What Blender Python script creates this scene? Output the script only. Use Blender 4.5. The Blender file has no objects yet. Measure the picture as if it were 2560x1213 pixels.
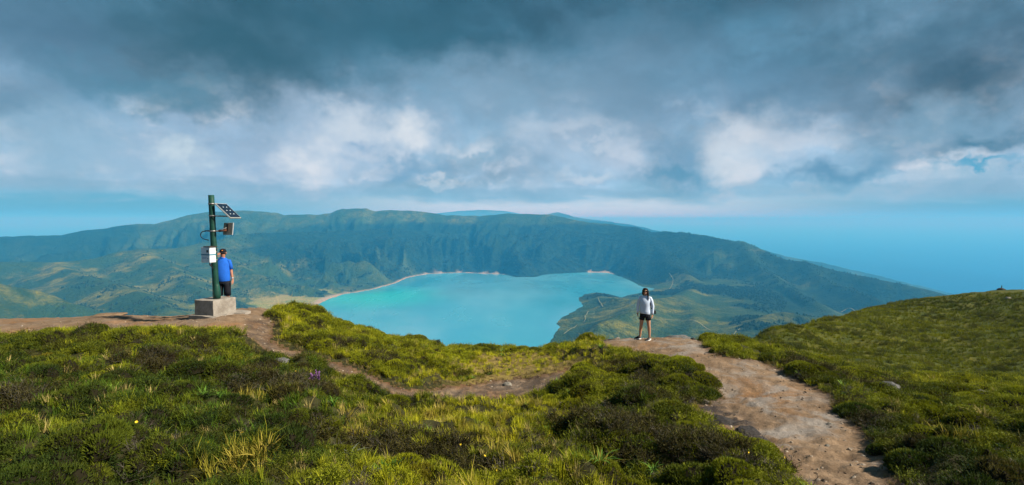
import bpy, bmesh, math, random
import numpy as np
from mathutils import Vector, Matrix

# ------------------------------------------------------------------ camera, sky, sun, exposure
S = bpy.context.scene
W0, H0, F0 = 2560.0, 1213.0, 1300.0           # photograph's pixels and focal length in them
LEVEL = 548.0                                 # image row of the level line
PITCH = math.atan((H0 / 2 - LEVEL) / F0)
cam = bpy.data.cameras.new('camera')
cam.sensor_fit = 'HORIZONTAL'; cam.sensor_width = 36.0
cam.lens = 36.0 * F0 / W0
cam.clip_start = 0.1; cam.clip_end = 250000.0
cam_ob = bpy.data.objects.new('camera', cam)
S.collection.objects.link(cam_ob)
cam_ob.rotation_euler = (math.pi / 2 - PITCH, 0, 0)
S.camera = cam_ob
S.view_settings.view_transform = 'Standard'
S.view_settings.look = 'None'
S.view_settings.gamma = 1.0
S.view_settings.use_curve_mapping = False
EXPO = 1.15
S.view_settings.exposure = EXPO
S.cycles.use_denoising = True
S.cycles.max_bounces = 5
S.cycles.diffuse_bounces = 2
S.cycles.glossy_bounces = 2
S.cycles.transmission_bounces = 3
S.cycles.transparent_max_bounces = 6
S.cycles.volume_bounces = 1

SUN_AZ, SUN_EL = math.radians(104), math.radians(39)     # azimuth to the right of the view, elevation
sun = bpy.data.lights.new('sun', 'SUN')
sun.energy = 3.9; sun.angle = math.radians(3); sun.color = (1.0, 0.91, 0.74)
sun_ob = bpy.data.objects.new('sun', sun)
S.collection.objects.link(sun_ob)
sdir = Vector((math.sin(SUN_AZ) * math.cos(SUN_EL), math.cos(SUN_AZ) * math.cos(SUN_EL), math.sin(SUN_EL)))
sun_ob.rotation_euler = sdir.to_track_quat('Z', 'Y').to_euler()
sun_ob.location = (30, 10, 60)


class NT:
    """small helper for wiring shader nodes"""
    def __init__(self, tree):
        self.t = tree; self.n = tree.nodes; self.l = tree.links

    def node(self, kind, **kw):
        o = self.n.new(kind)
        for k, v in kw.items():
            setattr(o, k, v)
        return o

    def put(self, sock, v):
        if isinstance(v, bpy.types.NodeSocket):
            self.l.new(v, sock)
        else:
            if isinstance(v, (tuple, list)) and len(v) == 3 and len(sock.default_value) == 4:
                v = (*v, 1.0)
            sock.default_value = v

    def math(self, op, a, b=None, c=None, clamp=False):
        o = self.node('ShaderNodeMath', operation=op); o.use_clamp = clamp
        self.put(o.inputs[0], a)
        if b is not None: self.put(o.inputs[1], b)
        if c is not None: self.put(o.inputs[2], c)
        return o.outputs[0]

    def vmath(self, op, a, b=None, scale=None):
        o = self.node('ShaderNodeVectorMath', operation=op)
        self.put(o.inputs[0], a)
        if b is not None: self.put(o.inputs[1], b)
        if scale is not None: self.put(o.inputs['Scale'], scale)
        return o.outputs['Value'] if op in ('DISTANCE', 'DOT_PRODUCT', 'LENGTH') else o.outputs['Vector']

    def map(self, v, a, b, c=0.0, d=1.0, smooth=True):
        o = self.node('ShaderNodeMapRange')
        o.interpolation_type = 'SMOOTHSTEP' if smooth else 'LINEAR'
        self.put(o.inputs[0], v)
        for i, x in enumerate((a, b, c, d)):
            self.put(o.inputs[i + 1], x)
        return o.outputs[0]

    def noise(self, vec, scale, detail=4, rough=0.55, dist=0.0, lac=2.0):
        o = self.node('ShaderNodeTexNoise')
        if vec is not None: self.put(o.inputs['Vector'], vec)
        o.inputs['Scale'].default_value = scale
        o.inputs['Detail'].default_value = detail
        o.inputs['Roughness'].default_value = rough
        o.inputs['Distortion'].default_value = dist
        o.inputs['Lacunarity'].default_value = lac
        return o

    def mix(self, f, a, b, mode='MIX'):
        o = self.node('ShaderNodeMix', data_type='RGBA', blend_type=mode)
        self.put(o.inputs['Factor'], f)
        self.put(o.inputs['A'], a); self.put(o.inputs['B'], b)
        return o.outputs['Result']

    def ramp(self, f, stops, interp='EASE'):
        o = self.node('ShaderNodeValToRGB')
        cr = o.color_ramp; cr.interpolation = interp
        while len(cr.elements) < len(stops): cr.elements.new(0.5)
        for e, (p, c) in zip(cr.elements, stops):
            e.position = p; e.color = (*c, 1)
        self.put(o.inputs[0], f)
        return o.outputs[0]


def pixdir(px, py):
    """direction through a pixel of the photograph (level frame, unit forward y)"""
    a, b = (px - W0 / 2) / F0, -(py - H0 / 2) / F0
    c, s = math.cos(PITCH), math.sin(PITCH)
    return Vector((a, c + b * s, -s + b * c))


def at(px, py, Y):
    d = pixdir(px, py)
    return d * (Y / d.y)


def srgb(r, g, b):
    f = lambda v: (v / 255 / 12.92) if v / 255 <= 0.04045 else ((v / 255 + 0.055) / 1.055) ** 2.4
    return (f(r), f(g), f(b))


K = 1.0 / (2 ** EXPO)                     # picture value -> scene value
BG = 0.1


def skyc(r, g, b):
    c = srgb(r, g, b)
    return tuple(x * K / BG for x in c)


world = bpy.data.worlds.new('World'); S.world = world
world.use_nodes = True
wt = NT(world.node_tree); wt.n.clear()
tc = wt.node('ShaderNodeTexCoord')
D = tc.outputs['Generated']
sep = wt.node('ShaderNodeSeparateXYZ'); wt.put(sep.inputs[0], D)
el = sep.outputs['Z']
nish = wt.node('ShaderNodeTexSky', sky_type='NISHITA')
nish.sun_disc = False; nish.sun_elevation = SUN_EL; nish.sun_rotation = SUN_AZ
nish.altitude = 900; nish.dust_density = 2.0; nish.ozone_density = 2.0
# clear sky, a little deeper than the raw model
clear = wt.mix(1.0, nish.outputs[0], (0.30, 0.62, 0.85), 'MULTIPLY')
# slow warping of the direction gives the clouds torn outlines
wn = wt.noise(D, 5.0, 5, 0.6)
wv = wt.vmath('SUBTRACT', wn.outputs['Color'], (0.5, 0.5, 0.5))
Dw = wt.vmath('ADD', D, wt.vmath('SCALE', wv, scale=0.16))
wn2 = wt.noise(wt.vmath('MULTIPLY', D, (1, 1, 1.3)), 15.0, 9, 0.6)
wv2 = wt.vmath('SUBTRACT', wn2.outputs['Color'], (0.5, 0.5, 0.5))
Db = wt.vmath('ADD', wt.vmath('ADD', D, wt.vmath('SCALE', wv, scale=0.10)), wt.vmath('SCALE', wv2, scale=0.13))
Ds = wt.vmath('MULTIPLY', Dw, (1.0, 1.0, 1.9))
big = wt.noise(Ds, 2.3, 3, 0.5).outputs['Fac']
mid = wt.noise(Ds, 5.5, 9, 0.58, 0.2).outputs['Fac']
fine = wt.noise(wt.vmath('MULTIPLY', D, (1, 1, 1.7)), 13.0, 7, 0.6, 0.6).outputs['Fac']
# elevation with an uneven edge
elw = wt.math('ADD', el, wt.math('MULTIPLY', wt.math('SUBTRACT', big, 0.5), 0.22))
elw = wt.math('ADD', elw, wt.math('MULTIPLY', wt.math('SUBTRACT', mid, 0.5), 0.16))
deck = wt.ramp(wt.math('MULTIPLY', elw, 1.0), [
    (0.00, skyc(150, 186, 208)), (0.07, skyc(158, 188, 212)), (0.14, skyc(152, 181, 206)), (0.20, skyc(130, 162, 188)),
    (0.27, skyc(100, 137, 162)), (0.36, skyc(64, 102, 124)), (0.50, skyc(46, 84, 104)), (1.0, skyc(84, 112, 128))])
# soft light and dark folds
fold = wt.map(mid, 0.3, 0.7, 0.74, 1.26)
fold2 = wt.map(fine, 0.3, 0.7, 0.93, 1.07)
deck = wt.vmath('SCALE', deck, scale=wt.math('MULTIPLY', fold, fold2))
bluish = wt.map(wt.noise(Ds, 3.7, 4, 0.55).outputs['Fac'], 0.45, 0.68)
deck = wt.mix(wt.math('MULTIPLY', bluish, 0.35), deck, wt.mix(1.0, deck, (0.62, 1.0, 1.06), 'MULTIPLY'))
# bright and dark masses seen in the photograph, by direction
col = deck


# broken sunlit edges through the lower deck
pv1 = wt.vmath('MULTIPLY', wt.vmath('ADD', D, wt.vmath('SCALE', wv, scale=0.06)), (1, 1, 1.5))
pn = wt.noise(pv1, 6.0, 9, 0.55, 0.0).outputs['Fac']
pn2 = wt.noise(wt.vmath('ADD', pv1, tuple(Vector((0.35, -0.15, 0.9)) * 0.026)), 6.0, 9, 0.55, 0.0).outputs['Fac']
lit = wt.map(wt.math('SUBTRACT', pn, pn2), -0.06, 0.06, 0.0, 1.0)
band_ = wt.math('MULTIPLY', wt.map(elw, 0.035, 0.075), wt.map(elw, 0.26, 0.09))
col = wt.mix(wt.math('MULTIPLY', wt.math('MULTIPLY', wt.map(pn, 0.44, 0.62), wt.map(lit, 0.2, 0.9, 0.3, 1.0)), wt.math('MULTIPLY', band_, 0.85)), col, skyc(216, 226, 236))
col = wt.mix(wt.math('MULTIPLY', wt.math('MULTIPLY', wt.map(pn, 0.50, 0.36), wt.map(lit, 0.7, 0.2, 0.3, 1.0)), wt.math('MULTIPLY', band_, 0.45)), col, skyc(112, 154, 186))
high = wt.map(elw, 0.12, 0.26)
col = wt.vmath('SCALE', col, scale=wt.math('ADD', 1.0, wt.math('MULTIPLY', high, wt.map(lit, 0.0, 1.0, -0.05, 0.05))))


def blob(col, px, py, wpx, hpx, c, strength, soft=0.15):
    ctr = pixdir(px, py).normalized()
    sx, sz = F0 / wpx, F0 / hpx
    d = wt.vmath('MULTIPLY', wt.vmath('SUBTRACT', Db, tuple(ctr)), (sx, sx, sz))
    L = wt.vmath('LENGTH', d)
    f = wt.map(L, 1.0, soft, 0.0, strength)
    return wt.mix(f, col, skyc(*c))


for a in [
    (560, 120, 420, 170, (42, 84, 100), 0.85, 0.0), (1000, 60, 420, 130, (52, 96, 114), 0.6, 0.0),
    (2440, 190, 330, 190, (50, 78, 96), 0.9, 0.0), (2180, 110, 250, 110, (62, 100, 122), 0.6, 0.0),
    (110, 110, 220, 140, (78, 112, 138), 0.7, 0.0), (60, 300, 260, 70, (84, 122, 146), 0.6, 0.0),
    (350, 225, 260, 60, (62, 122, 146), 0.55, 0.0), (1560, 180, 300, 160, (112, 146, 172), 0.55, 0.0),
    (1250, 230, 420, 130, (136, 168, 192), 0.6, 0.0), (1900, 200, 260, 120, (90, 124, 152), 0.5, 0.0),
    (230, 380, 330, 100, (150, 184, 208), 0.75, 0.0), (640, 400, 330, 120, (160, 184, 210), 0.7, 0.0),
    (900, 330, 320, 130, (176, 198, 220), 0.8, 0.0), (1400, 350, 280, 120, (158, 184, 208), 0.6, 0.0),
    (460, 390, 70, 60, (206, 224, 232), 0.75, 0.0), (780, 410, 110, 85, (226, 234, 240), 0.9, 0.0),
    (880, 320, 90, 80, (210, 222, 232), 0.75, 0.0), (1015, 330, 105, 85, (224, 232, 238), 0.9, 0.0),
    (1000, 430, 160, 48, (118, 160, 192), 0.8, 0.0), (920, 375, 60, 30, (120, 160, 196), 0.6, 0.0),
    (1110, 456, 110, 24, (214, 226, 234), 0.6, 0.0), (610, 420, 60, 40, (196, 212, 228), 0.7, 0.0),
    (1340, 330, 90, 70, (190, 208, 224), 0.6, 0.0), (1470, 440, 80, 26, (220, 230, 236), 0.5, 0.0),
    (1560, 390, 90, 60, (184, 202, 222), 0.7, 0.0), (1690, 430, 170, 50, (92, 142, 172), 0.9, 0.0),
    (1740, 370, 70, 40, (116, 156, 186), 0.8, 0.0), (1880, 345, 150, 105, (210, 220, 230), 0.62, 0.0),
    (1840, 405, 110, 60, (222, 230, 236), 0.6, 0.0), (2010, 330, 90, 45, (192, 208, 224), 0.7, 0.0),
    (2090, 425, 190, 42, (96, 140, 172), 0.9, 0.0), (2320, 330, 200, 70, (124, 160, 184), 0.6, 0.0),
    (2440, 370, 190, 34, (70, 112, 136), 0.9, 0.0), (2300, 380, 90, 40, (150, 178, 202), 0.6, 0.0),
    (2090, 480, 250, 22, (178, 204, 222), 0.8, 0.0), (2470, 428, 110, 16, (30, 150, 190), 0.9, 0.0),
    (2430, 455, 170, 18, (150, 186, 208), 0.8, 0.0), (2240, 468, 80, 26, (188, 208, 224), 0.7, 0.0),
]:
    col = blob(col, *a)
# the flat cloud base and the clear strip below it
en = wt.math('ADD', el, wt.math('MULTIPLY', wt.math('SUBTRACT', wt.noise(wt.vmath('MULTIPLY', D, (1, 1, 5)), 4.5, 9, 0.62).outputs['Fac'], 0.5), 0.075))
base = wt.math('MULTIPLY', wt.map(en, 0.066, 0.052), wt.map(en, 0.030, 0.042))
col = wt.mix(wt.math('MULTIPLY', base, 0.5), col, skyc(128, 168, 192))
# paler towards the veiled sun-side middle of the view, bluer away from it
ctr = pixdir(1400, 520).normalized()
dd = wt.vmath('MULTIPLY', wt.vmath('SUBTRACT', D, tuple(ctr)), (1, 1, 0.4))
away = wt.map(wt.vmath('LENGTH', dd), 0.12, 0.72)
strip = wt.mix(away, skyc(206, 226, 234), skyc(60, 124, 160))
strip = wt.mix(wt.math('MULTIPLY', away, 0.35), strip, clear)
col = wt.mix(wt.map(en, 0.046, 0.022), col, strip)
# below the level line (hidden by the sea) stay with the strip
bgn = wt.node('ShaderNodeBackground'); bgn.inputs['Strength'].default_value = BG
wt.put(bgn.inputs['Color'], col)
wo = wt.node('ShaderNodeOutputWorld'); wt.l.new(bgn.outputs[0], wo.inputs['Surface'])
world.cycles.sampling_method = 'MANUAL'; world.cycles.sample_map_resolution = 512

# ------------------------------------------------------------------ helpers
COL = S.collection
rng = np.random.default_rng(7)


def hash2(ix, iy, seed):
    h = (ix.astype(np.int64) * 374761393 + iy.astype(np.int64) * 668265263 + seed * 1274126177) & 0x7fffffff
    h = ((h ^ (h >> 13)) * 1103515245) & 0x7fffffff
    h = (h ^ (h >> 16)) & 0x7fffffff
    return h.astype(np.float64) / 0x7fffffff


def vnoise(x, y, seed=0):
    """gradient noise, about -1..1"""
    ix, iy = np.floor(x), np.floor(y)
    fx, fy = x - ix, y - iy
    u = fx * fx * fx * (fx * (fx * 6 - 15) + 10); v = fy * fy * fy * (fy * (fy * 6 - 15) + 10)
    def g(dx, dy):
        a = hash2(ix + dx, iy + dy, seed) * (2 * math.pi)
        return np.cos(a) * (fx - dx) + np.sin(a) * (fy - dy)
    a = g(0, 0) * (1 - u) + g(1, 0) * u
    b = g(0, 1) * (1 - u) + g(1, 1) * u
    return (a * (1 - v) + b * v) * 1.5


def fbm(x, y, octaves=5, seed=0, rough=0.5, ridged=False):
    out = np.zeros_like(x); amp = 1.0; tot = 0
    for o in range(octaves):
        n = vnoise(x * 2 ** o + 17.3 * o, y * 2 ** o - 9.1 * o, seed + o)
        if ridged: n = 1 - 2 * np.abs(n)
        out += n * amp; tot += amp; amp *= rough
    return out / tot


def sstep(x, a, b):
    t = np.clip((x - a) / (b - a), 0, 1)
    return t * t * (3 - 2 * t)


def seg_dist(P, A, B):
    """distance of points P (n,2) to the segment AB, and the parameter along it"""
    ab = B - A; L2 = max(float(ab @ ab), 1e-12)
    t = np.clip(((P - A) @ ab) / L2, 0, 1)
    q = A + t[:, None] * ab
    return np.hypot(P[:, 0] - q[:, 0], P[:, 1] - q[:, 1]), t


def poly_sd(P, poly):
    """signed distance to a polygon, positive inside"""
    poly = np.asarray(poly, float); n = len(poly)
    d = np.full(len(P), 1e18); inside = np.zeros(len(P), bool)
    for i in range(n):
        A, B = poly[i], poly[(i + 1) % n]
        d = np.minimum(d, seg_dist(P, A, B)[0])
        c = ((A[1] > P[:, 1]) != (B[1] > P[:, 1]))
        xx = (B[0] - A[0]) * (P[:, 1] - A[1]) / (B[1] - A[1] + 1e-12) + A[0]
        inside ^= c & (P[:, 0] < xx)
    return np.where(inside, d, -d)


def line_sd(P, pts):
    """distance to a polyline of (x, y, half width): positive inside the strip"""
    d = np.full(len(P), -1e18)
    for a, b in zip(pts[:-1], pts[1:]):
        dist, t = seg_dist(P, np.array(a[:2]), np.array(b[:2]))
        d = np.maximum(d, a[2] + (b[2] - a[2]) * t - dist)
    return d


def grid_mesh(name, co, nr, nc, mats, faces_mask=None, smooth=True):
    """co: (nr*nc,3) in rows; returns a mesh of the quads (optionally only the masked ones)"""
    i = np.arange((nr - 1) * (nc - 1)); r, c = i // (nc - 1), i % (nc - 1)
    a = r * nc + c
    q = np.stack([a, a + 1, a + nc + 1, a + nc], 1)
    if faces_mask is not None:
        q = q[faces_mask]
        used, inv = np.unique(q.ravel(), return_inverse=True)
        q = inv.reshape(-1, 4)
    else:
        used = np.arange(len(co))
    me = bpy.data.meshes.new(name)
    me.vertices.add(len(used)); me.vertices.foreach_set('co', co[used].astype(np.float32).ravel())
    me.loops.add(q.size); me.loops.foreach_set('vertex_index', q.astype(np.int32).ravel())
    me.polygons.add(len(q)); me.polygons.foreach_set('loop_start', (np.arange(len(q)) * 4).astype(np.int32))
    me.polygons.foreach_set('loop_total', np.full(len(q), 4, np.int32))
    me.update(calc_edges=True)
    if smooth: me.polygons.foreach_set('use_smooth', np.ones(len(q), bool))
    me.materials.append(mats)
    return me, used


def attr(me, name, v):
    v = np.asarray(v, np.float32)
    if v.ndim == 1:
        a = me.attributes.new(name, 'FLOAT', 'POINT'); a.data.foreach_set('value', v)
    else:
        a = me.attributes.new(name, 'FLOAT_VECTOR', 'POINT'); a.data.foreach_set('vector', v.ravel())


def raw_mesh(name, verts, faces, mat, smooth=False):
    me = bpy.data.meshes.new(name)
    me.from_pydata([tuple(v) for v in verts], [], [tuple(int(i) for i in f) for f in faces])
    if mat is not None:
        for m in (mat if isinstance(mat, (list, tuple)) else [mat]): me.materials.append(m)
    if smooth: me.polygons.foreach_set('use_smooth', np.ones(len(me.polygons), bool))
    me.update()
    return me


def link(name, me, parent=None, **props):
    o = bpy.data.objects.new(name, me); COL.objects.link(o)
    if parent is not None: o.parent = parent
    for k, v in props.items(): o[k] = v
    return o


def material(name, rough=0.8, spec=0.3):
    m = bpy.data.materials.new(name); m.use_nodes = True
    t = NT(m.node_tree)
    p = [n for n in t.n if n.type == 'BSDF_PRINCIPLED'][0]
    p.inputs['Roughness'].default_value = rough
    p.inputs['Specular IOR Level'].default_value = spec
    return m, t, p


def bump(t, p, h, strength, dist):
    b = t.node('ShaderNodeBump'); b.inputs['Strength'].default_value = strength
    b.inputs['Distance'].default_value = dist
    t.put(b.inputs['Height'], h); t.l.new(b.outputs[0], p.inputs['Normal'])
    return b

# ------------------------------------------------------------------ far land, lake and sea
LAKE_Z, SEA_Z = -360.0, -930.0


def on_level(px, py, z):
    d = pixdir(px, py); k = z / d.z
    return np.array([d.x * k, d.y * k])


lake_px = [(820, 748), (860, 736), (930, 724), (990, 708), (1020, 694), (1070, 685), (1150, 682), (1255, 686), (1290, 693),
           (1340, 693), (1352, 689), (1375, 685), (1420, 683), (1470, 681), (1520, 682), (1555, 693), (1578, 703), (1605, 717),
           (1640, 722), (1600, 733), (1570, 738), (1552, 744), (1530, 737), (1490, 731), (1462, 736), (1446, 746), (1458, 764), (1430, 781),
           (1404, 795), (1390, 808), (1400, 818), (1384, 838), (1372, 862), (1360, 900), (1200, 960), (900, 960), (740, 860),
           (770, 790), (790, 765)]
lake_poly = [on_level(x, y, LAKE_Z) for x, y in lake_px]


def ridge(pts):
    return [at(*p) for p in pts]


rim_px = [(-700, 640, 3400), (-300, 610, 3500), (-100, 597, 3600), (0, 591, 3700), (150, 588, 3800), (215, 577, 3850), (260, 571, 3900), (300, 562, 3950), (390, 559, 4050),
          (430, 550, 4100), (470, 538, 4150), (520, 530, 4200), (620, 526, 4300), (680, 531, 4300), (710, 537, 4300), (800, 536, 4350),
          (832, 533, 4380), (860, 522, 4400), (905, 521, 4400), (914, 519, 4400), (925, 523, 4400), (942, 529, 4400), (980, 524, 4400), (1060, 528, 4450),
          (1120, 538, 4450), (1200, 540, 4400), (1270, 534, 4350), (1370, 536, 4250), (1420, 546, 4150), (1480, 556, 4050),
          (1530, 560, 4000), (1590, 568, 3900), (1635, 581, 3820), (1660, 579, 3780), (1720, 583, 3680), (1790, 596, 3560), (1850, 605, 3450),
          (1900, 626, 3300), (1960, 650, 3150), (2010, 655, 3080), (2100, 677, 2950), (2200, 697, 2800), (2300, 720, 2700), (2420, 748, 2600), (2700, 790, 2500), (3100, 830, 2400)]
# (points, drop, length, gully frequency, gully strength)
RIDGES = [
    (ridge(rim_px), 470, 520, 1 / 230, 0.55),
    (ridge([(-500, 640, 2200), (-200, 650, 2300), (0, 655, 2400), (134, 657, 2500), (235, 647, 2600), (269, 637, 2650), (302, 627, 2700), (353, 624, 2750),
            (437, 620, 2850), (504, 608, 3000), (605, 586, 3300), (700, 582, 3500), (860, 578, 3750), (970, 571, 3900), (1100, 580, 4000), (1180, 600, 4000)]), 330, 480, 1 / 190, 0.58),
    (ridge([(353, 624, 2750), (420, 668, 2400), (470, 705, 2150), (520, 745, 1950)]), 150, 260, 1 / 120, 0.4),
    (ridge([(134, 657, 2500), (220, 690, 2150), (330, 735, 1800), (420, 775, 1600)]), 150, 260, 1 / 120, 0.4),
    (ridge([(504, 608, 3000), (560, 640, 2750), (610, 668, 2600), (668, 700, 2480)]), 140, 220, 1 / 110, 0.4),
    (ridge([(640, 585, 3400), (700, 622, 3150), (750, 655, 2980), (795, 684, 2850)]), 140, 200, 1 / 110, 0.4),
    (ridge([(860, 578, 3750), (885, 625, 3500), (905, 668, 3350)]), 130, 200, 1 / 120, 0.4),
    (ridge([(-350, 660, 1300), (0, 712, 1500), (100, 730, 1560), (180, 757, 1580), (240, 782, 1600)]), 170, 260, 1 / 100, 0.35),
    (ridge([(1040, 540, 4300), (1060, 600, 4000), (1075, 650, 3750)]), 130, 220, 1 / 130, 0.4),
    (ridge([(1260, 545, 4300), (1275, 610, 3900), (1300, 655, 3620), (1340, 689, 3440)]), 110, 160, 1 / 120, 0.4),
    (ridge([(1430, 560, 4050), (1445, 610, 3800), (1470, 655, 3650)]), 130, 200, 1 / 130, 0.4),
    (ridge([(1590, 568, 3900), (1650, 622, 3500), (1690, 665, 3000), (1735, 705, 2700), (1765, 736, 2450), (1800, 790, 1900)]), 190, 240, 1 / 150, 0.4),
    (ridge([(1600, 580, 3800), (1605, 640, 3450), (1612, 690, 3050)]), 130, 200, 1 / 130, 0.4),
    (ridge([(1850, 605, 3450), (1900, 668, 3000), (1960, 712, 2600), (2030, 755, 2200)]), 190, 260, 1 / 150, 0.35),
    (ridge([(2010, 655, 3080), (2080, 705, 2700), (2180, 745, 2300)]), 170, 260, 1 / 150, 0.35),
    (ridge([(1735, 712, 2600), (1700, 740, 2150), (1620, 752, 1900), (1545, 746, 2020), (1482, 735, 2230)]), 100, 170, 1 / 80, 0.55),
    (ridge([(1620, 752, 1900), (1590, 775, 1680), (1530, 805, 1500), (1450, 848, 1400)]), 95, 170, 1 / 80, 0.55),
    (ridge([(1700, 740, 2150), (1730, 785, 1750), (1740, 830, 1480)]), 95, 170, 1 / 80, 0.55),
    (ridge([(1840, 850, 1300), (1900, 806, 1480), (1970, 781, 1600), (2060, 795, 1600), (2150, 812, 1500)]), 90, 220, 1 / 90, 0.3),
    (ridge([(1080, 535, 15500), (1150, 527, 15500), (1200, 524, 15500), (1260, 527, 15500), (1340, 540, 15500)]), 700, 2500, 1 / 900, 0.2),
    (ridge([(1370, 536, 9000), (1395, 530, 9000), (1430, 542, 8600), (1480, 549, 8500), (1530, 555, 8200), (1590, 564, 8000), (1650, 579, 7800)]), 600, 1100, 1 / 500, 0.3),
    (ridge([(1850, 606, 6800), (1900, 623, 6500), (1960, 640, 6300), (2050, 656, 6200), (2120, 673, 6200), (2200, 690, 6200), (2300, 716, 6200), (2420, 741, 6250)]), 500, 900, 1 / 400, 0.3),
]
NA, NR = 860, 520
az = np.linspace(math.radians(-66), math.radians(66), NA)
rr = np.geomspace(70, 17000, NR)
AZ, RR = np.meshgrid(az, rr)
FX, FY = (RR * np.sin(AZ)).ravel(), (RR * np.cos(AZ)).ravel()
wx = FX + 55 * fbm(FX / 420, FY / 420, 4, 11); wy = FY + 55 * fbm(FX / 420, FY / 420, 4, 31)
PW = np.stack([wx, wy], 1)
lsd = -poly_sd(np.stack([FX + 9 * fbm(FX / 70, FY / 70, 3, 5), FY + 9 * fbm(FX / 70, FY / 70, 3, 6)], 1), lake_poly)     # + outside
env = np.full(len(FX), -5000.0)
for pts, h, L, gf, ga in RIDGES:
    P2 = np.array([[q[0], q[1]] for q in pts])
    reach = 7000 if h > 400 else 2200
    lo, hi = P2.min(0) - reach, P2.max(0) + reach
    near = np.where((PW[:, 0] > lo[0]) & (PW[:, 0] < hi[0]) & (PW[:, 1] > lo[1]) & (PW[:, 1] < hi[1]))[0]
    Pn = PW[near]
    d = np.full(len(near), 1e9); s = np.zeros(len(near)); zc = np.zeros(len(near)); s0 = 0.0
    for A, B in zip(pts[:-1], pts[1:]):
        a2, b2 = np.array(A[:2]), np.array(B[:2])
        d1, t1 = seg_dist(Pn, a2, b2)
        ln = float(np.hypot(*(b2 - a2)))
        m = d1 < d
        d = np.where(m, d1, d); s = np.where(m, s0 + t1 * ln, s); zc = np.where(m, A[2] + (B[2] - A[2]) * t1, zc)
        s0 += ln
    d = np.sqrt(d * d + 55.0 ** 2) - 55.0 if h > 200 else np.sqrt(d * d + 25.0 ** 2) - 25.0
    g = fbm(s * gf, d * gf * 0.28 + 3.3, 3, 77, 0.55, True)
    dm = d * (1 - 1.35 * ga * g * sstep(d, 20, 260))
    e1 = np.full(len(FX), -5000.0)
    e1[near] = zc - h * (1 - np.exp(-dm / L)) - (0.13 if h > 300 else 0.5) * np.maximum(dm - (250 if h > 300 else 120), 0)
    k = 9.0
    mx = np.maximum(env, e1); env = mx + np.log(np.exp((env - mx) / k) + np.exp((e1 - mx) / k)) * k * 0.8
# the slope below the viewpoint
rnear = np.hypot(FX, FY)
near_slope = -18 - 0.62 * np.maximum(rnear - 40, 0) * (1 - 0.0)
near_slope = np.where(rnear > 480, -18 - 0.62 * 440 - (rnear - 480) * 0.16, near_slope)
near_slope += 14 * fbm(FX / 130, FY / 130, 4, 3, 0.5, True)
rimY = np.interp(FX / FY * F0 + W0 / 2, [p[0] for p in rim_px], [p[2] for p in rim_px])
floor = LAKE_Z + 4 + 0.028 * np.clip(lsd, 0, 450) + 3 * fbm(FX / 160, FY / 160, 4, 9) * sstep(lsd, 60, 300)
floor = floor - 260 * sstep(FX / FY * F0 + W0 / 2, 1880, 2450)
floor = floor + (-990 - floor) * sstep(FY - rimY, 0, 900)
env = np.maximum(env, near_slope)
zz = np.maximum(env, floor)
zz += 5.0 * fbm(FX / 90, FY / 90, 5, 21, 0.55) * sstep(lsd, 40, 250) * sstep(zz, -355, -330)
shore = LAKE_Z + 0.5 + 0.05 * lsd
wshore = sstep(lsd, 8, 150)
zz = np.where(lsd > 0, shore * (1 - wshore) + np.maximum(zz, np.where(FX / FY < 0.4, LAKE_Z + 3, -900)) * wshore, LAKE_Z - 0.1 * np.abs(lsd) - 0.3)
zz = np.where(FY - rimY > 900, np.maximum(env, -990) + 4 * fbm(FX / 200, FY / 200, 4, 8), zz)
far_co = np.stack([FX, FY, zz], 1)

# what grows where: forest, grass, sand, trail; forest and grass carry painted cloud light
gx = np.gradient(zz.reshape(NR, NA), axis=1).ravel() / (RR.ravel() * (az[1] - az[0]))
gr = np.gradient(zz.reshape(NR, NA), axis=0).ravel() / np.gradient(rr)[np.arange(NR).repeat(NA)]
steep = np.hypot(gx, gr)
PXF = FX / FY * F0 + W0 / 2
n1 = fbm(FX / 520, FY / 520, 5, 41); n2 = fbm(FX / 140, FY / 140, 5, 51); n3 = fbm(FX / 45, FY / 45, 3, 61)
rel = np.clip((zz - LAKE_Z) / 340, -1, 1.3)
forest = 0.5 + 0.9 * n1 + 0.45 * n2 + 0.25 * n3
forest += 1.0 * sstep(PXF, 560, 1000) * sstep(PXF, 1900, 1500) * sstep(FY, 2700, 3300) * sstep(rel, 1.02, 0.78)  # cloud shade over the bowl, painted as dark forest colour
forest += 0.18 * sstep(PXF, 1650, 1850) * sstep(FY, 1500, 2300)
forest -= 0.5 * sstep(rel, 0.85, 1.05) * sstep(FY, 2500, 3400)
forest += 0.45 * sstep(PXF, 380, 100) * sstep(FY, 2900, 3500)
forest -= 0.65 * sstep(FY, 3100, 2600) * sstep(PXF, 900, 700)  # forest colour thinned on the slopes painted as sunlit
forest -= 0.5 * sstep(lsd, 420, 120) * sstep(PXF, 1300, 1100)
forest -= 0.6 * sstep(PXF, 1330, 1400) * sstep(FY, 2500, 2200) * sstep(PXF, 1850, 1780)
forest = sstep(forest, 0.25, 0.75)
lush = np.clip(sstep(PXF, 950, 750) * sstep(FY, 3300, 2700) + sstep(PXF, 1330, 1400) * sstep(PXF, 1860, 1780) * sstep(FY, 2700, 2400) + .7 * sstep(PXF, 1600, 1650) * sstep(PXF, 2300, 1900) * sstep(FY, 3700, 3300) + .35 * sstep(rel, .9, 1.0), 0, 1) * sstep(n1, -.45, .05)  # slopes in sun: the light is painted into the grass colour
plain = sstep(lsd, 420, 220) * sstep(steep, 0.22, 0.08) * sstep(PXF, 900, 800) * sstep(FY, 2750, 2500)
sandw = 9 + 28 * sstep(PXF, 900, 800) + 22 * sstep(PXF, 1465, 1485) * sstep(PXF, 1535, 1520)
sandw *= sstep(PXF, 1290, 1230) + sstep(PXF, 1460, 1480) * sstep(PXF, 1545, 1525) * sstep(FY, 2800, 3000)
sand = sstep(lsd, sandw + 14, sandw * 0.5) * sstep(sandw, 2, 8)
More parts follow.
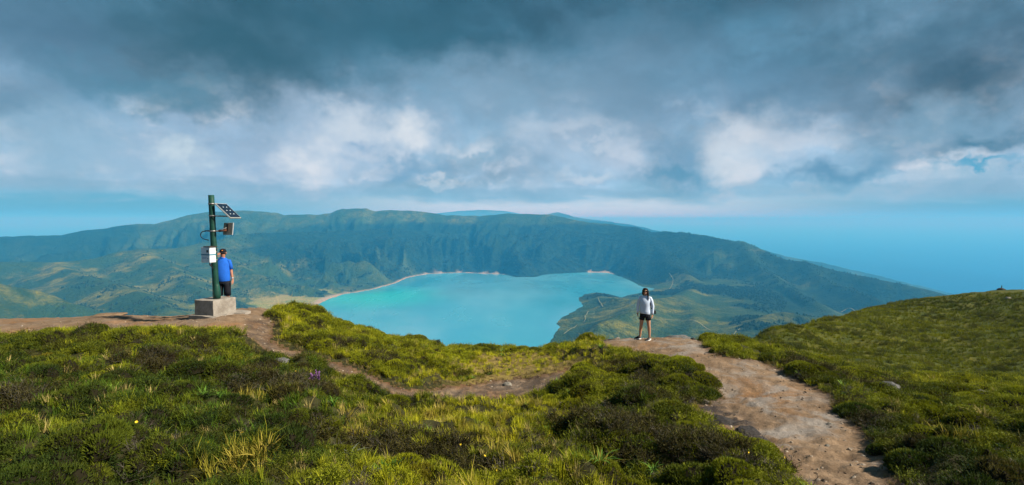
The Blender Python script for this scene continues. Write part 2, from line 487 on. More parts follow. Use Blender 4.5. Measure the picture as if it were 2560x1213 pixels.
trails = [[(1672, 683, 2850), (1681, 697, 2700), (1682, 706, 2650), (1672, 726, 2500)],
          [(1495, 746, 2250), (1499, 755, 2190), (1507, 768, 2080)],
          [(1472, 779, 1960), (1463, 790, 1890), (1463, 800, 1820), (1457, 807, 1790)],
          [(1443, 813, 1740), (1428, 822, 1700), (1410, 836, 1620)],
          [(1640, 800, 1750), (1700, 802, 1750), (1745, 806, 1750), (1775, 826, 1600)],
          [(1850, 823, 1350), (1838, 832, 1330), (1834, 842, 1300)],
          [(2060, 766, 1950), (2115, 774, 1900), (2140, 782, 1880)],
          [(655, 744, 2420), (720, 735, 2450)]]
m_far, t, p = material('mountain_vegetation', 0.95, 0.1)
a_for = t.node('ShaderNodeAttribute', attribute_name='forest').outputs['Fac']
a_pla = t.node('ShaderNodeAttribute', attribute_name='plain').outputs['Fac']
a_san = t.node('ShaderNodeAttribute', attribute_name='sand').outputs['Fac']
geo = t.node('ShaderNodeNewGeometry'); pos = geo.outputs['Position']
nA = t.noise(pos, 0.0045, 7, 0.62).outputs['Fac']; nB = t.noise(pos, 0.022, 6, 0.68).outputs['Fac']; nC = t.noise(pos, 0.10, 4, 0.7).outputs['Fac']
a_lush = t.node('ShaderNodeAttribute', attribute_name='lush').outputs['Fac']
grass = t.mix(a_lush, t.mix(t.map(nA, 0.35, 0.65), (0.036, 0.078, 0.024), (0.080, 0.115, 0.026)), t.mix(t.map(nA, 0.46, 0.64), (0.040, 0.085, 0.024), (0.250, 0.240, 0.028)))  # yellow end of the lush mix paints patches of sunlight
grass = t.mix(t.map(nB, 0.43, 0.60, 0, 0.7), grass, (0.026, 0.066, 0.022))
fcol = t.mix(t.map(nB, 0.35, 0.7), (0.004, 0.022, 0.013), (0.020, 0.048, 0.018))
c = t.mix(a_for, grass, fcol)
field = t.mix(t.map(nA, 0.42, 0.58), (0.30, 0.36, 0.06), (0.50, 0.40, 0.12))
c = t.mix(t.math('MULTIPLY', a_pla, 0.9), c, field)
c = t.mix(t.map(nC, 0.3, 0.75, 0, 0.45), c, t.mix(1.0, c, (0.4, 0.45, 0.45), 'MULTIPLY'))
c = t.mix(a_san, c, t.mix(t.map(nB, 0.3, 0.7), (0.52, 0.36, 0.20), (0.42, 0.38, 0.29)))
t.put(p.inputs['Base Color'], c)
hh = t.math('ADD', t.math('MULTIPLY', nC, 0.7), nB)
bump(t, p, hh, 1.0, 24.0)
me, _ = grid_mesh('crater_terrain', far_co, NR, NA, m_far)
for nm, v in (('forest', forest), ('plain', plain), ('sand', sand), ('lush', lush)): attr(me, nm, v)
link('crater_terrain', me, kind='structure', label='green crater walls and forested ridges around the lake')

# lake
m_lake, t, p = material('lake_water', 0.16, 0.45)
pos = t.node('ShaderNodeNewGeometry').outputs['Position']
ps = t.vmath('MULTIPLY', pos, (1, 0.45, 1))
q1 = t.noise(ps, 0.0016, 4, 0.55, 0.4).outputs['Fac']; q2 = t.noise(ps, 0.004, 4, 0.5, 0.3).outputs['Fac']
tealc = at(940, 735, 2400)
dl = t.vmath('LENGTH', t.vmath('MULTIPLY', t.vmath('SUBTRACT', pos, (tealc.x, tealc.y, LAKE_Z)), (1 / 430, 1 / 420, 0)))
teal = t.math('MULTIPLY', t.map(dl, 1.15, 0.1), t.map(q2, 0.35, 0.62, 0.35, 1.0))
c = t.mix(t.map(q1, 0.35, 0.65), (0.028, 0.275, 0.400), (0.105, 0.350, 0.460))
c = t.mix(t.map(q2, 0.48, 0.75, 0, 0.22), c, (0.16, 0.44, 0.50))
c = t.mix(t.math('MULTIPLY', teal, 0.65), c, (0.0, 0.46, 0.40))
t.put(p.inputs['Base Color'], c)
t.put(p.inputs['Roughness'], t.map(q2, 0.3, 0.7, 0.10, 0.28))
bump(t, p, t.noise(t.vmath('MULTIPLY', pos, (1, 0.6, 1)), 0.25, 3, 0.6).outputs['Fac'], 0.10, 0.6)
lp = np.array(lake_poly); nx = np.roll(lp, -1, 0) - np.roll(lp, 1, 0)
area = np.sum(lp[:, 0] * np.roll(lp[:, 1], -1) - np.roll(lp[:, 0], -1) * lp[:, 1])
nrm = np.stack([nx[:, 1], -nx[:, 0]], 1) * np.sign(area); nrm /= np.linalg.norm(nrm, axis=1)[:, None]
ring = [(x, y, LAKE_Z) for x, y in lp + nrm * 35]
link('lake', raw_mesh('lake', ring, [tuple(range(len(ring)))], m_lake), kind='structure', label='turquoise crater lake below the viewpoint')

# footpaths worn into the far slopes, laid as narrow ribbons on the ground
lrf, laf = math.log(rr[1] / rr[0]), az[1] - az[0]


def far_height(x, y):
    a = (math.atan2(x, y) - az[0]) / laf; r = math.log(math.hypot(x, y) / rr[0]) / lrf
    ia, ir = int(a), int(r); fa, fr = a - ia, r - ir; g = zz.reshape(NR, NA)
    return (g[ir, ia] * (1 - fa) + g[ir, ia + 1] * fa) * (1 - fr) + (g[ir + 1, ia] * (1 - fa) + g[ir + 1, ia + 1] * fa) * fr


def far_hit(px, py):
    d = pixdir(px, py); Y = 900.0
    while Y < 4200:
        if d.z / d.y * Y <= far_height(d.x / d.y * Y, Y): break
        Y *= 1.002
    return Vector((d.x / d.y * Y, Y, 0))


m_trail, t, p = material('pale_earth', 0.95, 0.1)
t.put(p.inputs['Base Color'], t.mix(t.noise(t.node('ShaderNodeNewGeometry').outputs['Position'], 0.03, 4, 0.6).outputs['Fac'], (0.17, 0.20, 0.08), (0.30, 0.29, 0.16)))
for tr in trails:
    pts = [far_hit(*q[:2]) for q in tr]; fine_ = []
    for i in range(len(pts) - 1):
        p0, p1, p2, p3 = pts[max(i - 1, 0)], pts[i], pts[i + 1], pts[min(i + 2, len(pts) - 1)]
        for u in np.linspace(0, 1, 9)[:-1]:
            fine_.append(0.5 * ((2 * p1) + (p2 - p0) * u + (2 * p0 - 5 * p1 + 4 * p2 - p3) * u * u + (3 * p1 - p0 - 3 * p2 + p3) * u ** 3))
    fine_.append(pts[-1]); tv, tf = [], []
    for i, q in enumerate(fine_):
        d = fine_[min(i + 1, len(fine_) - 1)] - fine_[max(i - 1, 0)]
        sd_ = Vector((-d.y, d.x, 0)).normalized() * 1.3
        for w in (sd_, -sd_):
            v = q + w; tv.append((v.x, v.y, max(far_height(v.x, v.y), far_height(q.x, q.y)) + 1.2))
        if i: tf.append((2 * i - 2, 2 * i - 1, 2 * i + 1, 2 * i))
    link('footpath', raw_mesh('footpath', tv, tf, m_trail), kind='structure', label='thin pale footpath on the far slopes')

# sea
m_sea, t, p = material('sea_water', 0.45, 0.15)
pos = t.node('ShaderNodeNewGeometry').outputs['Position']
s1 = t.noise(t.vmath('MULTIPLY', pos, (1, 0.25, 1)), 0.0006, 4, 0.6).outputs['Fac']
t.put(p.inputs['Base Color'], t.mix(t.map(s1, 0.3, 0.7), (0.001, 0.055, 0.20), (0.002, 0.09, 0.28)))
SR = 90000
sv = [(0, 0, SEA_Z)]; sf = []
NS = 48
for k in range(NS + 1):
    a = math.radians(-90 + 180 * k / NS); sv.append((SR * math.sin(a), SR * math.cos(a), SEA_Z))
sv += [(-SR, -2500, SEA_Z), (SR, -2500, SEA_Z)]
for k in range(NS): sf.append((0, k + 2, k + 1))
n = len(sv)
sf += [(0, 1, n - 2), (0, n - 2, n - 1), (0, n - 1, NS + 1)]
link('sea', raw_mesh('sea', sv, sf, m_sea), kind='structure', label='hazy blue ocean beyond the crater')

# ------------------------------------------------------------------ the hill one stands on
CTRL = [  # (px, py, forward distance) of bare ground as seen in the photograph
    # left shoulder
    (-400, 1400, 3.2), (200, 1400, 3.2), (-300, 1000, 7), (-300, 860, 12), (-300, 815, 16), (0, 1213, 4.2), (0, 1000, 7.2), (0, 900, 10.2), (0, 830, 13.8), (0, 800, 16.2),
    (250, 1213, 4.3), (250, 1080, 5.8), (250, 980, 7.6), (250, 900, 10.2), (250, 826, 13.8), (270, 784, 16.4), (140, 796, 16.4), (400, 792, 16.2), (350, 822, 13.7),
    (480, 786, 15.6), (537, 786, 14.6), (600, 772, 16), (660, 765, 16.8), (590, 800, 14.2), (480, 815, 13.6), (500, 1213, 4.3), (500, 1060, 6.2), (500, 960, 8.4), (500, 880, 11),
    (640, 850, 13.0), (700, 885, 12.6), (760, 1000, 8.4), (700, 940, 10.2), (760, 1213, 4.4), (760, 1100, 5.9),
    # hump behind the narrow trail
    (700, 782, 16.6), (760, 792, 16.8), (830, 818, 17), (900, 840, 17), (1000, 868, 17.2), (1080, 880, 17.5), (720, 840, 14.2), (820, 880, 13.6), (900, 890, 14.2), (980, 920, 13.6), (1000, 950, 12.6),
    (860, 925, 12.2), (930, 955, 11.6), (1000, 982, 11.1),
    # saddle
    (1130, 884, 18), (1280, 882, 18), (1380, 880, 17.6), (1200, 910, 15.5), (1300, 915, 15.2), (1150, 950, 13.4), (1280, 955, 13.2), (1100, 990, 11.4), (1200, 995, 11.4), (1300, 985, 11.8),
    (1000, 1060, 8.8), (1200, 1060, 9.0), (1000, 1213, 4.9), (1200, 1130, 7.0), (1280, 1213, 4.9), (1400, 1060, 9.1), (1400, 1140, 7.0),
    # mound under the path
    (1440, 872, 16.5), (1500, 846, 16.8), (1560, 842, 17.0), (1612, 849, 16.0), (1700, 840, 17.4), (1760, 850, 17), (1440, 930, 13), (1500, 900, 14), (1560, 880, 14.6), (1680, 880, 13.6), (1780, 910, 12),
    (1550, 960, 11.0), (1650, 960, 10.7), (1500, 1020, 9.2), (1640, 1030, 8.7), (1760, 1010, 9.5), (1850, 960, 10.4), (1950, 1000, 9.2), (2000, 1080, 7.3), (2100, 1213, 5.0), (1850, 1080, 7.4),
    (1500, 1120, 6.9), (1650, 1120, 6.6), (1560, 1213, 5.1), (1750, 1213, 4.9), (1900, 1213, 4.9), (1800, 1130, 6.5),
    # east side, falling into the dip before the next hill
    (1790, 858, 16), (1860, 885, 13.5), (1950, 920, 11.8), (2060, 970, 10), (2150, 1040, 8.2), (2240, 1130, 6.4), (2300, 1213, 5.1), (2560, 1213, 5.2), (2560, 1100, 7.6), (2400, 1100, 7.6),
    (2300, 1010, 11), (2500, 1000, 12.5), (2150, 950, 15.5), (2300, 950, 19), (2560, 950, 19),
    (1840, 874, 22), (1870, 853, 33), (1920, 868, 30), (1910, 836, 38), (2000, 870, 29), (2000, 900, 25), (2000, 811, 44), (2080, 850, 36), (2100, 791, 50), (2200, 900, 28), (2200, 850, 37),
    (2200, 769, 56), (2300, 900, 29), (2300, 850, 38), (2300, 800, 50), (2300, 749, 62), (2400, 731, 67), (2450, 725, 70), (2500, 725, 72), (2560, 731, 72), (2450, 800, 50), (2450, 900, 29), (2450, 850, 37), (2750, 760, 70), (2750, 900, 26), (2800, 1100, 7.6),
]
cp = [at(*c) if c[2] < 28 else at(c[0], c[1] + 5, c[2]) for c in CTRL]
# ground out of the frame: under and behind the viewpoint, and falling away beyond every crest
cp += [Vector(v) for v in [(0, 0, -1.75), (2.5, 0, -1.85), (-2.5, 0, -1.65), (0, -4, -1.6), (7, 0, -2.6), (-7, 0, -1.9), (14, 0, -4), (-14, 0, -2.6), (30, 0, -9), (-30, 0, -6), (0, -14, -2), (14, -14, -4), (-14, -14, -2),
                           (-28, 20, -6.5), (-45, 26, -18), (60, 0, -22), (90, 20, -24), (110, 50, -22), (120, 80, -26), (-60, 0, -20), (50, -14, -16), (-50, -14, -16)]]
for x, y, z in [(-24, 26, -7.6), (-15, 25, -7.2), (-8, 26, -8.0), (-2, 27, -9.0), (3, 26, -9.4), (7, 26, -8.6), (-40, 45, -30), (-20, 45, -28), (0, 45, -28), (14, 45, -27), (8, 34, -15), (15, 60, -38),
                (-40, 75, -55), (0, 75, -55), (30, 78, -40), (50, 92, -32), (75, 100, -28), (95, 105, -30), (60, 125, -62), (-60, 125, -95), (0, 125, -92), (110, 130, -60)]:
    cp.append(Vector((x, y, z)))
CP = np.array([[v.x, v.y, v.z] for v in cp])


def tps(r2):
    return np.where(r2 > 1e-12, 0.5 * r2 * np.log(np.maximum(r2, 1e-12)), 0)


# the fit runs in a space where distance is compressed, so that near and far hummocks weigh alike
def squeeze(x, y):
    r = np.hypot(x, y); k = np.log1p(r / 6.0) / np.maximum(r, 1e-6) * 6
    return x * k, y * k


qx, qy = squeeze(CP[:, 0], CP[:, 1])
Nc = len(CP)
A = np.zeros((Nc + 3, Nc + 3))
A[:Nc, :Nc] = tps((qx[:, None] - qx) ** 2 + (qy[:, None] - qy) ** 2) + np.eye(Nc) * 0.05
A[:Nc, Nc:] = np.stack([np.ones(Nc), qx, qy], 1); A[Nc:, :Nc] = A[:Nc, Nc:].T
sol = np.linalg.solve(A, np.concatenate([CP[:, 2], np.zeros(3)]))


def smooth_ground(x, y):
    x = np.asarray(x, float); y = np.asarray(y, float)
    u, v = squeeze(x, y); out = sol[Nc] + sol[Nc + 1] * u + sol[Nc + 2] * v
    for i in range(Nc): out = out + sol[i] * tps((u - qx[i]) ** 2 + (v - qy[i]) ** 2)
    return out


NA2, NR2 = 800, 430
az2 = np.linspace(math.radians(-98), math.radians(98), NA2)
rr2 = np.geomspace(0.9, 150, NR2)
A2, R2 = np.meshgrid(az2, rr2)
GX, GY = (R2 * np.sin(A2)).ravel(), (R2 * np.cos(A2)).ravel()
GZ = smooth_ground(GX, GY)
la2, lr2 = az2[1] - az2[0], math.log(rr2[1] / rr2[0])


def sample(field, x, y):
    x = np.asarray(x, float); y = np.asarray(y, float)
    a = (np.arctan2(x, y) - az2[0]) / la2; r = np.log(np.maximum(np.hypot(x, y), 0.9001) / rr2[0]) / lr2
    a = np.clip(a, 0, NA2 - 1.001); r = np.clip(r, 0, NR2 - 1.001)
    ia, ir = a.astype(int), r.astype(int); fa, fr = a - ia, r - ir
    g = field.reshape(NR2, NA2)
    return (g[ir, ia] * (1 - fa) + g[ir, ia + 1] * fa) * (1 - fr) + (g[ir + 1, ia] * (1 - fa) + g[ir + 1, ia + 1] * fa) * fr


def hit(px, py, field=None, lim=100):
    """where the line of sight through a pixel meets the hill (or passes closest to it)"""
    f = GZ if field is None else field
    d = pixdir(px, py); Y = np.geomspace(2.5, lim, 1500)
    X, Z = d.x / d.y * Y, d.z / d.y * Y
    gap = Z - sample(f, X, Y)
    k = np.argmax(gap <= 0) if (gap <= 0).any() else int(np.argmin(gap / Y))
    return Vector((X[k], Y[k], float(sample(f, X[k:k + 1], Y[k:k + 1])[0])))


GP = np.stack([GX, GY], 1)


def ground_poly(pp):
    return [tuple(hit(*q)[:2]) if len(q) == 2 else tuple(at(*q)[:2]) for q in pp]


def ground_line(pp):
    return [(*hit(a, b)[:2], w) for a, b, w in pp]


wob = 0.24 * fbm(GX / 0.9, GY / 0.9, 4, 71) + 0.10 * fbm(GX / 0.2, GY / 0.2, 2, 72)
sd_right = poly_sd(GP, ground_poly([(1500, 846), (1530, 840, 20.5), (1640, 841, 22), (1740, 841, 21.5), (1760, 850), (1775, 868), (1800, 886), (1850, 896), (1905, 898), (1960, 925), (2040, 965), (2100, 1015), (2160, 1075),
                                    (2215, 1135), (2320, 1260), (2330, 1500), (2060, 1500), (2030, 1240), (1985, 1170), (1950, 1125), (1900, 1112), (1850, 1098), (1790, 1062), (1735, 1030), (1722, 1006), (1800, 996), (1790, 965),
                                    (1745, 930), (1700, 905), (1620, 888), (1580, 878), (1510, 870), (1480, 858)])) + wob
sd_left = poly_sd(GP, ground_poly([(-300, 800, 20.5), (-80, 798, 20.5), (60, 796, 20.5), (180, 790, 20.5), (270, 780, 20.5), (420, 788, 21), (600, 766, 21), (655, 762, 20), (700, 775), (665, 796), (645, 838), (600, 834), (500, 832), (400, 834), (300, 832),
                                   (150, 836), (0, 846), (-100, 852), (-300, 864)])) + wob
sd_trail = line_sd(GP, ground_line([(650, 800, .45), (640, 840, .32), (690, 872, .34), (780, 896, .3), (860, 920, .34), (920, 950, .36), (1000, 976, .36), (1080, 988, .45), (1180, 980, .95), (1290, 964, 1.0), (1350, 952, .6), (1400, 930, .3), (1450, 905, .1)])) + wob * 0.8
sd_scrape = line_sd(GP, ground_line([(1470, 880, .2), (1520, 865, .35)])) + wob
sd_path = np.maximum(np.maximum(sd_right, sd_left), sd_trail)
rock_sd = poly_sd(GP, ground_poly([(1715, 1004), (1800, 1000), (1850, 1030), (1905, 1060), (1925, 1090), (1890, 1112), (1850, 1100), (1790, 1066), (1730, 1040)])) + wob
rg = np.hypot(GX, GY)
# hummocks of the heath, flat on the worn paths; the paths are worn a little into the ground
open_ = sstep(-sd_path, 0.0, 0.45)
hum = 0.42 * fbm(GX / 1.05, GY / 1.05, 4, 81) + 0.10 * fbm(GX / 0.55, GY / 0.55, 3, 83, 0.5, True) + 0.2 * np.maximum(fbm(GX / 1.9, GY / 1.9, 3, 84), -0.2)
hum_far = 0.55 * fbm(GX / 5.0, GY / 3.2, 4, 86)
saddle = np.exp(-(((GX - 0.0) / 2.0) ** 2 + ((GY - 14.5) / 3.0) ** 2))
hum = hum * sstep(rg, 34, 22) * (1 - 0.75 * saddle) + hum_far * sstep(rg, 20, 34)
GZ = GZ + hum * open_ - 0.09 * sstep(sd_path, -0.12, 0.25) * sstep(rg, 60, 30)
tread = sstep(sd_path, 0.0, 0.3)
GZ += tread * (0.06 * fbm(GX / 0.55, GY / 0.55, 4, 91, 0.55, True) + 0.03 * fbm(GX / 0.12, GY / 0.12, 2, 93))
GZ += sstep(rock_sd, 0, 0.3) * 0.07 * fbm(GX / 0.35, GY / 0.22, 4, 95, 0.6, True)

yel = fbm(GX / 2.6, GY / 2.6, 3, 101); dry = fbm(GX / 1.1, GY / 1.1, 4, 103)
m_soil, t, p = material('hillside_soil', 0.95, 0.15)
pos = t.node('ShaderNodeNewGeometry').outputs['Position']
nA = t.noise(pos, 0.6, 5, 0.6).outputs['Fac']; nB = t.noise(pos, 5.0, 6, 0.65).outputs['Fac']; nC = t.noise(pos, 30.0, 4, 0.65).outputs['Fac']
a_far = t.node('ShaderNodeAttribute', attribute_name='farness').outputs['Fac']
under = t.mix(t.map(nB, 0.35, 0.65), (0.022, 0.020, 0.010), (0.050, 0.052, 0.014))
turf = t.mix(t.map(nA, 0.35, 0.65), (0.060, 0.080, 0.012), (0.125, 0.120, 0.016))
turf = t.mix(t.map(nB, 0.4, 0.65, 0, 0.7), turf, (0.030, 0.045, 0.010))
c = t.mix(a_far, under, turf)
a_worn = t.node('ShaderNodeAttribute', attribute_name='worn').outputs['Fac']
c = t.mix(a_worn, c, t.mix(t.map(nB, 0.35, 0.65), (0.150, 0.105, 0.040), (0.270, 0.205, 0.060)))
t.put(p.inputs['Base Color'], t.mix(t.map(nC, 0.3, 0.7, 0, 0.5), c, t.mix(1.0, c, (0.45, 0.45, 0.45), 'MULTIPLY')))
bump(t, p, t.math('ADD', nB, t.math('MULTIPLY', nC, 0.4)), 0.8, 0.06)

m_path, t, p = material('packed_earth', 0.9, 0.2)
pos = t.node('ShaderNodeNewGeometry').outputs['Position']
a_rock = t.node('ShaderNodeAttribute', attribute_name='rocky').outputs['Fac']
a_edge = t.node('ShaderNodeAttribute', attribute_name='edge').outputs['Fac']
a_pale = t.node('ShaderNodeAttribute', attribute_name='pale').outputs['Fac']
nA = t.noise(t.vmath('MULTIPLY', pos, (1.0, 0.55, 1)), 0.75, 6, 0.62, 0.5).outputs['Fac']; nB = t.noise(pos, 2.6, 7, 0.65, 0.4).outputs['Fac']; nC = t.noise(pos, 22.0, 5, 0.7).outputs['Fac']
nD = t.noise(t.vmath('ADD', pos, (40, 7, 3)), 0.9, 5, 0.6, 0.7).outputs['Fac']
c = t.mix(t.map(nB, 0.3, 0.7), (0.145, 0.095, 0.058), (0.262, 0.182, 0.118))
c = t.mix(t.map(nA, 0.50, 0.68, 0, 0.75), c, (0.275, 0.145, 0.062))
c = t.mix(t.math('MULTIPLY', t.map(nD, 0.48, 0.66), a_pale), c, (0.27, 0.25, 0.235))
c = t.mix(t.map(nB, 0.40, 0.28, 0, 0.5), c, (0.100, 0.060, 0.036))
c = t.mix(t.math('MULTIPLY', a_rock, t.map(nB, 0.62, 0.42, 0.25, 1.0)), c, (0.042, 0.035, 0.034))
c = t.mix(a_edge, c, t.mix(1.0, c, (0.55, 0.46, 0.40), 'MULTIPLY'))
pv_ = t.node('ShaderNodeTexVoronoi'); pv_.inputs['Scale'].default_value = 16; t.put(pv_.inputs['Vector'], pos)
peb = t.map(pv_.outputs['Distance'], 0.16, 0.10, 0, 1)
pick = t.node('ShaderNodeSeparateColor'); t.l.new(pv_.outputs['Color'], pick.inputs[0])
peb = t.math('MULTIPLY', peb, t.map(pick.outputs[0], 0.80, 0.86))
c = t.mix(peb, c, (0.30, 0.26, 0.22))
c = t.mix(t.map(nC, 0.35, 0.72, 0, 0.45), c, t.mix(1.0, c, (0.5, 0.47, 0.45), 'MULTIPLY'))
t.put(p.inputs['Base Color'], c)
bump(t, p, t.math('ADD', t.math('ADD', nB, t.math('MULTIPLY', nC, 0.35)), t.math('MULTIPLY', peb, 0.5)), 0.9, 0.05)

gco = np.stack([GX, GY, GZ], 1)


def cellmax(v):
    g = v.reshape(NR2, NA2)
    return ((g[:-1, :-1] + g[1:, :-1] + g[:-1, 1:] + g[1:, 1:]) / 4).ravel()


cm = [cellmax(v) for v in (sd_right, sd_left, sd_trail)]
is_r, is_l = cm[0] > 0, (cm[1] > 0)
is_t = (cm[2] > 0) & ~is_l & ~is_r
is_l &= ~is_r
pale = sstep(GX, 1.5, 4) * 0.6 + 0.2
edge = sstep(sd_path, 0.22, 0.0)
rocky = sstep(rock_sd, -0.1, 0.25) + 0.6 * sstep(sd_trail, 0, 0.2)
for nm, mask, mat, lab in (('hillside', ~(is_r | is_l | is_t), m_soil, 'dark soil and turf of the heath-covered hill'),
                           ('dirt_path', is_r, m_path, 'worn brown and grey dirt path leading to the woman'),
                           ('dirt_path', is_l, m_path, 'bare brown earth along the left crest around the concrete block'),
                           ('dirt_path', is_t, m_path, 'narrow eroded trail from the block down across the saddle')):
    me, used = grid_mesh(nm, gco, NR2, NA2, mat, mask)
    attr(me, 'rocky', np.clip(rocky, 0, 1)[used]); attr(me, 'edge', edge[used]); attr(me, 'pale', pale[used]); attr(me, 'worn', sstep(saddle, .25, .7)[used]); attr(me, 'farness', sstep(rg, 14, 30)[used])
    link(nm, me, kind='structure', label=lab)

# ------------------------------------------------------------------ ground cover (nobody could count it): grasses, heath, dead heath
PROTO = {}


def leaf_material(name, instanced=True, color=None, rough=0.75, transl=0.25, var=0.35):
    m, t, p = material(name, rough, 0.18)
    if color is None:
        c = t.node('ShaderNodeAttribute', attribute_type='INSTANCER', attribute_name='tint').outputs['Color']
    else:
        c = t.node('ShaderNodeRGB').outputs[0]; c.default_value = (*color, 1)
    pos = t.node('ShaderNodeNewGeometry')
    n = t.noise(pos.outputs['Position'], 40.0, 2, 0.5).outputs['Fac']
    rnd = pos.outputs['Random Per Island']
    k = t.math('ADD', 1 - var, t.math('MULTIPLY', t.math('ADD', n, rnd), var))
    c2 = t.vmath('SCALE', c, scale=k)
    t.put(p.inputs['Base Color'], c2)
    tr = t.node('ShaderNodeBsdfTranslucent'); t.put(tr.inputs['Color'], c2)
    mx = t.node('ShaderNodeMixShader'); mx.inputs[0].default_value = transl
    out = [q for q in t.n if q.type == 'OUTPUT_MATERIAL'][0]
    t.l.new(p.outputs[0], mx.inputs[1]); t.l.new(tr.outputs[0], mx.inputs[2]); t.l.new(mx.outputs[0], out.inputs['Surface'])
    return m


M_LEAF = leaf_material('heath_leaf')
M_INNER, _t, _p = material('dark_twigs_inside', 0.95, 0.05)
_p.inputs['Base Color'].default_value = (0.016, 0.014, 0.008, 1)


class Tris:
    def __init__(self): self.v = []; self.f = []

    def strip(self, pts, widths, side):
        """a tapering blade through pts"""
        b = len(self.v)
        for q, w in zip(pts[:-1], widths):
            self.v += [q - side * w, q + side * w]
        self.v.append(pts[-1])
        k = len(pts) - 1
        for i in range(k - 1): self.f.append((b + 2 * i, b + 2 * i + 1, b + 2 * i + 3, b + 2 * i + 2))
        self.f.append((b + 2 * k - 2, b + 2 * k - 1, b + 2 * k))

    def blade(self, base, out, h, reach, w, r, seg=3):
        up = Vector((0, 0, 1)); side = out.cross(up)
        if side.length < 1e-4: side = Vector((1, 0, 0))
        side.normalize(); side = (Matrix.Rotation(r.uniform(-.6, .6), 3, 'Z') @ side)
        pts = []
        for i in range(seg + 1):
            u = i / seg
            pts.append(base + up * h * (u - 0.35 * u * u * min(1.4, reach / max(h, .01))) + out * reach * u * u)
        self.strip(pts, [w * (1 - 0.5 * i / seg) for i in range(seg)], side)

    def needle(self, base, d, ln, w, r):
        s = d.orthogonal().normalized(); s = Matrix.Rotation(r.uniform(0, 6.28), 3, d) @ s
        b = len(self.v); self.v += [base - s * w, base + s * w, base + d * ln]; self.f.append((b, b + 1, b + 2))

    def sprig(self, base, d, ln, r, n=8, nl=0.16, nw=0.03):
        d = d.normalized()
        self.needle(base, d, ln, 0.012, r)
        for i in range(n):
            u = (i + 0.6) / n
            o = d.orthogonal().normalized(); o = Matrix.Rotation(r.uniform(0, 6.28), 3, d) @ o
            self.needle(base + d * ln * u, (d * r.uniform(0.5, 1.1) + o).normalized(), nl * r.uniform(.7, 1.2), nw, r)

    def dome(self, R, H, r, nu=14, nv=5, lump=0.12):
        b = len(self.v)
        ph = [r.uniform(0, 6.28) for _ in range(4)]
        for j in range(nv):
            a = j / nv * math.pi / 2
            for i in range(nu):
                th = 2 * math.pi * i / nu
                k = 1 + lump * (math.sin(2 * th + ph[0] + 2 * a) + .7 * math.sin(3 * th + ph[1]) + .5 * math.sin(5 * th + ph[2] + 3 * a))
                self.v.append(Vector((R * k * math.cos(th) * math.cos(a), R * k * math.sin(th) * math.cos(a), H * (1 + lump * math.sin(3 * th + ph[3])) * math.sin(a) - 0.02)))
        self.v.append(Vector((0, 0, H)))
        for j in range(nv - 1):
            for i in range(nu):
                self.f.append((b + j * nu + i, b + j * nu + (i + 1) % nu, b + (j + 1) * nu + (i + 1) % nu, b + (j + 1) * nu + i))
        for i in range(nu): self.f.append((b + (nv - 1) * nu + i, b + (nv - 1) * nu + (i + 1) % nu, b + nv * nu))
        return ph

    def mesh(self, name, mat, inner=0):
        """inner: how many of the first faces are the dark twiggy core"""
        me = raw_mesh(name, self.v, self.f, [mat, M_INNER] if inner else mat)
        if inner:
            mi = np.zeros(len(self.f), np.int32); mi[:inner] = 1
            me.polygons.foreach_set('material_index', mi)
        return me


def ball(r, zmin=-1.0):
    while True:
        v = Vector((r.uniform(-1, 1), r.uniform(-1, 1), r.uniform(zmin, 1)))
        if 0.05 < v.length <= 1: return v


def proto_grass(seed, n=30, h=1.0, spread=0.35, w=0.02, lean=0.5):
    r = random.Random(seed); T = Tris()
    for i in range(n):
        a = r.uniform(0, 6.28); d = Vector((math.cos(a), math.sin(a), 0))
        hh = h * r.uniform(0.5, 1.1)
        T.blade(d * spread * r.random() ** .7, (d + Vector((r.uniform(-.5, .5), r.uniform(-.5, .5), 0))), hh, hh * r.uniform(.1, lean), w * r.uniform(.7, 1.3), r)
    return T.mesh('grass_tuft', M_LEAF)


def proto_heather(seed, n=46):
    r = random.Random(seed); T = Tris()
    for i in range(n):
        d = ball(r, 0.1).normalized(); d.z = d.z * 0.8 + 0.45
        T.sprig(Vector((r.uniform(-.45, .45), r.uniform(-.45, .45), -0.05)), d, r.uniform(.55, 1.0), r)
    return T.mesh('heath_clump', M_LEAF)


def proto_cushion(seed, n=800):
    r = random.Random(seed); T = Tris()
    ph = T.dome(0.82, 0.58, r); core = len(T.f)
    for i in range(n):
        d = ball(r, 0.0).normalized()
        th = math.atan2(d.y, d.x); a = math.asin(d.z)
        k = 1 + 0.12 * (math.sin(2 * th + ph[0] + 2 * a) + .7 * math.sin(3 * th + ph[1]) + .5 * math.sin(5 * th + ph[2] + 3 * a))
        b = Vector((d.x * .84 * k, d.y * .84 * k, d.z * .60))
        nd = Vector((d.x, d.y, d.z * 1.3 + .25)).normalized()
        for q in range(4):
            T.needle(b, (nd + Vector((r.uniform(-.6, .6), r.uniform(-.6, .6), r.uniform(-.3, .6)))).normalized(), r.uniform(.07, .17), .016, r)
    return T.mesh('cushion', M_LEAF, core)


def proto_twig(seed, n=26):
    r = random.Random(seed); T = Tris()
    for i in range(n):
        d = ball(r, 0.0).normalized(); d.z = d.z * .7 + .25; d.normalize()
        b = Vector((r.uniform(-.3, .3), r.uniform(-.3, .3), 0)); ln = r.uniform(.5, 1.0)
        for q in range(2): T.needle(b, d, ln, .022, r)
        for q in range(6):
            u = r.uniform(.3, .95); o = ball(r).normalized()
            T.needle(b + d * ln * u, (d + o * .9).normalized(), ln * r.uniform(.2, .45), .014, r)
    return T.mesh('twigs', M_LEAF)


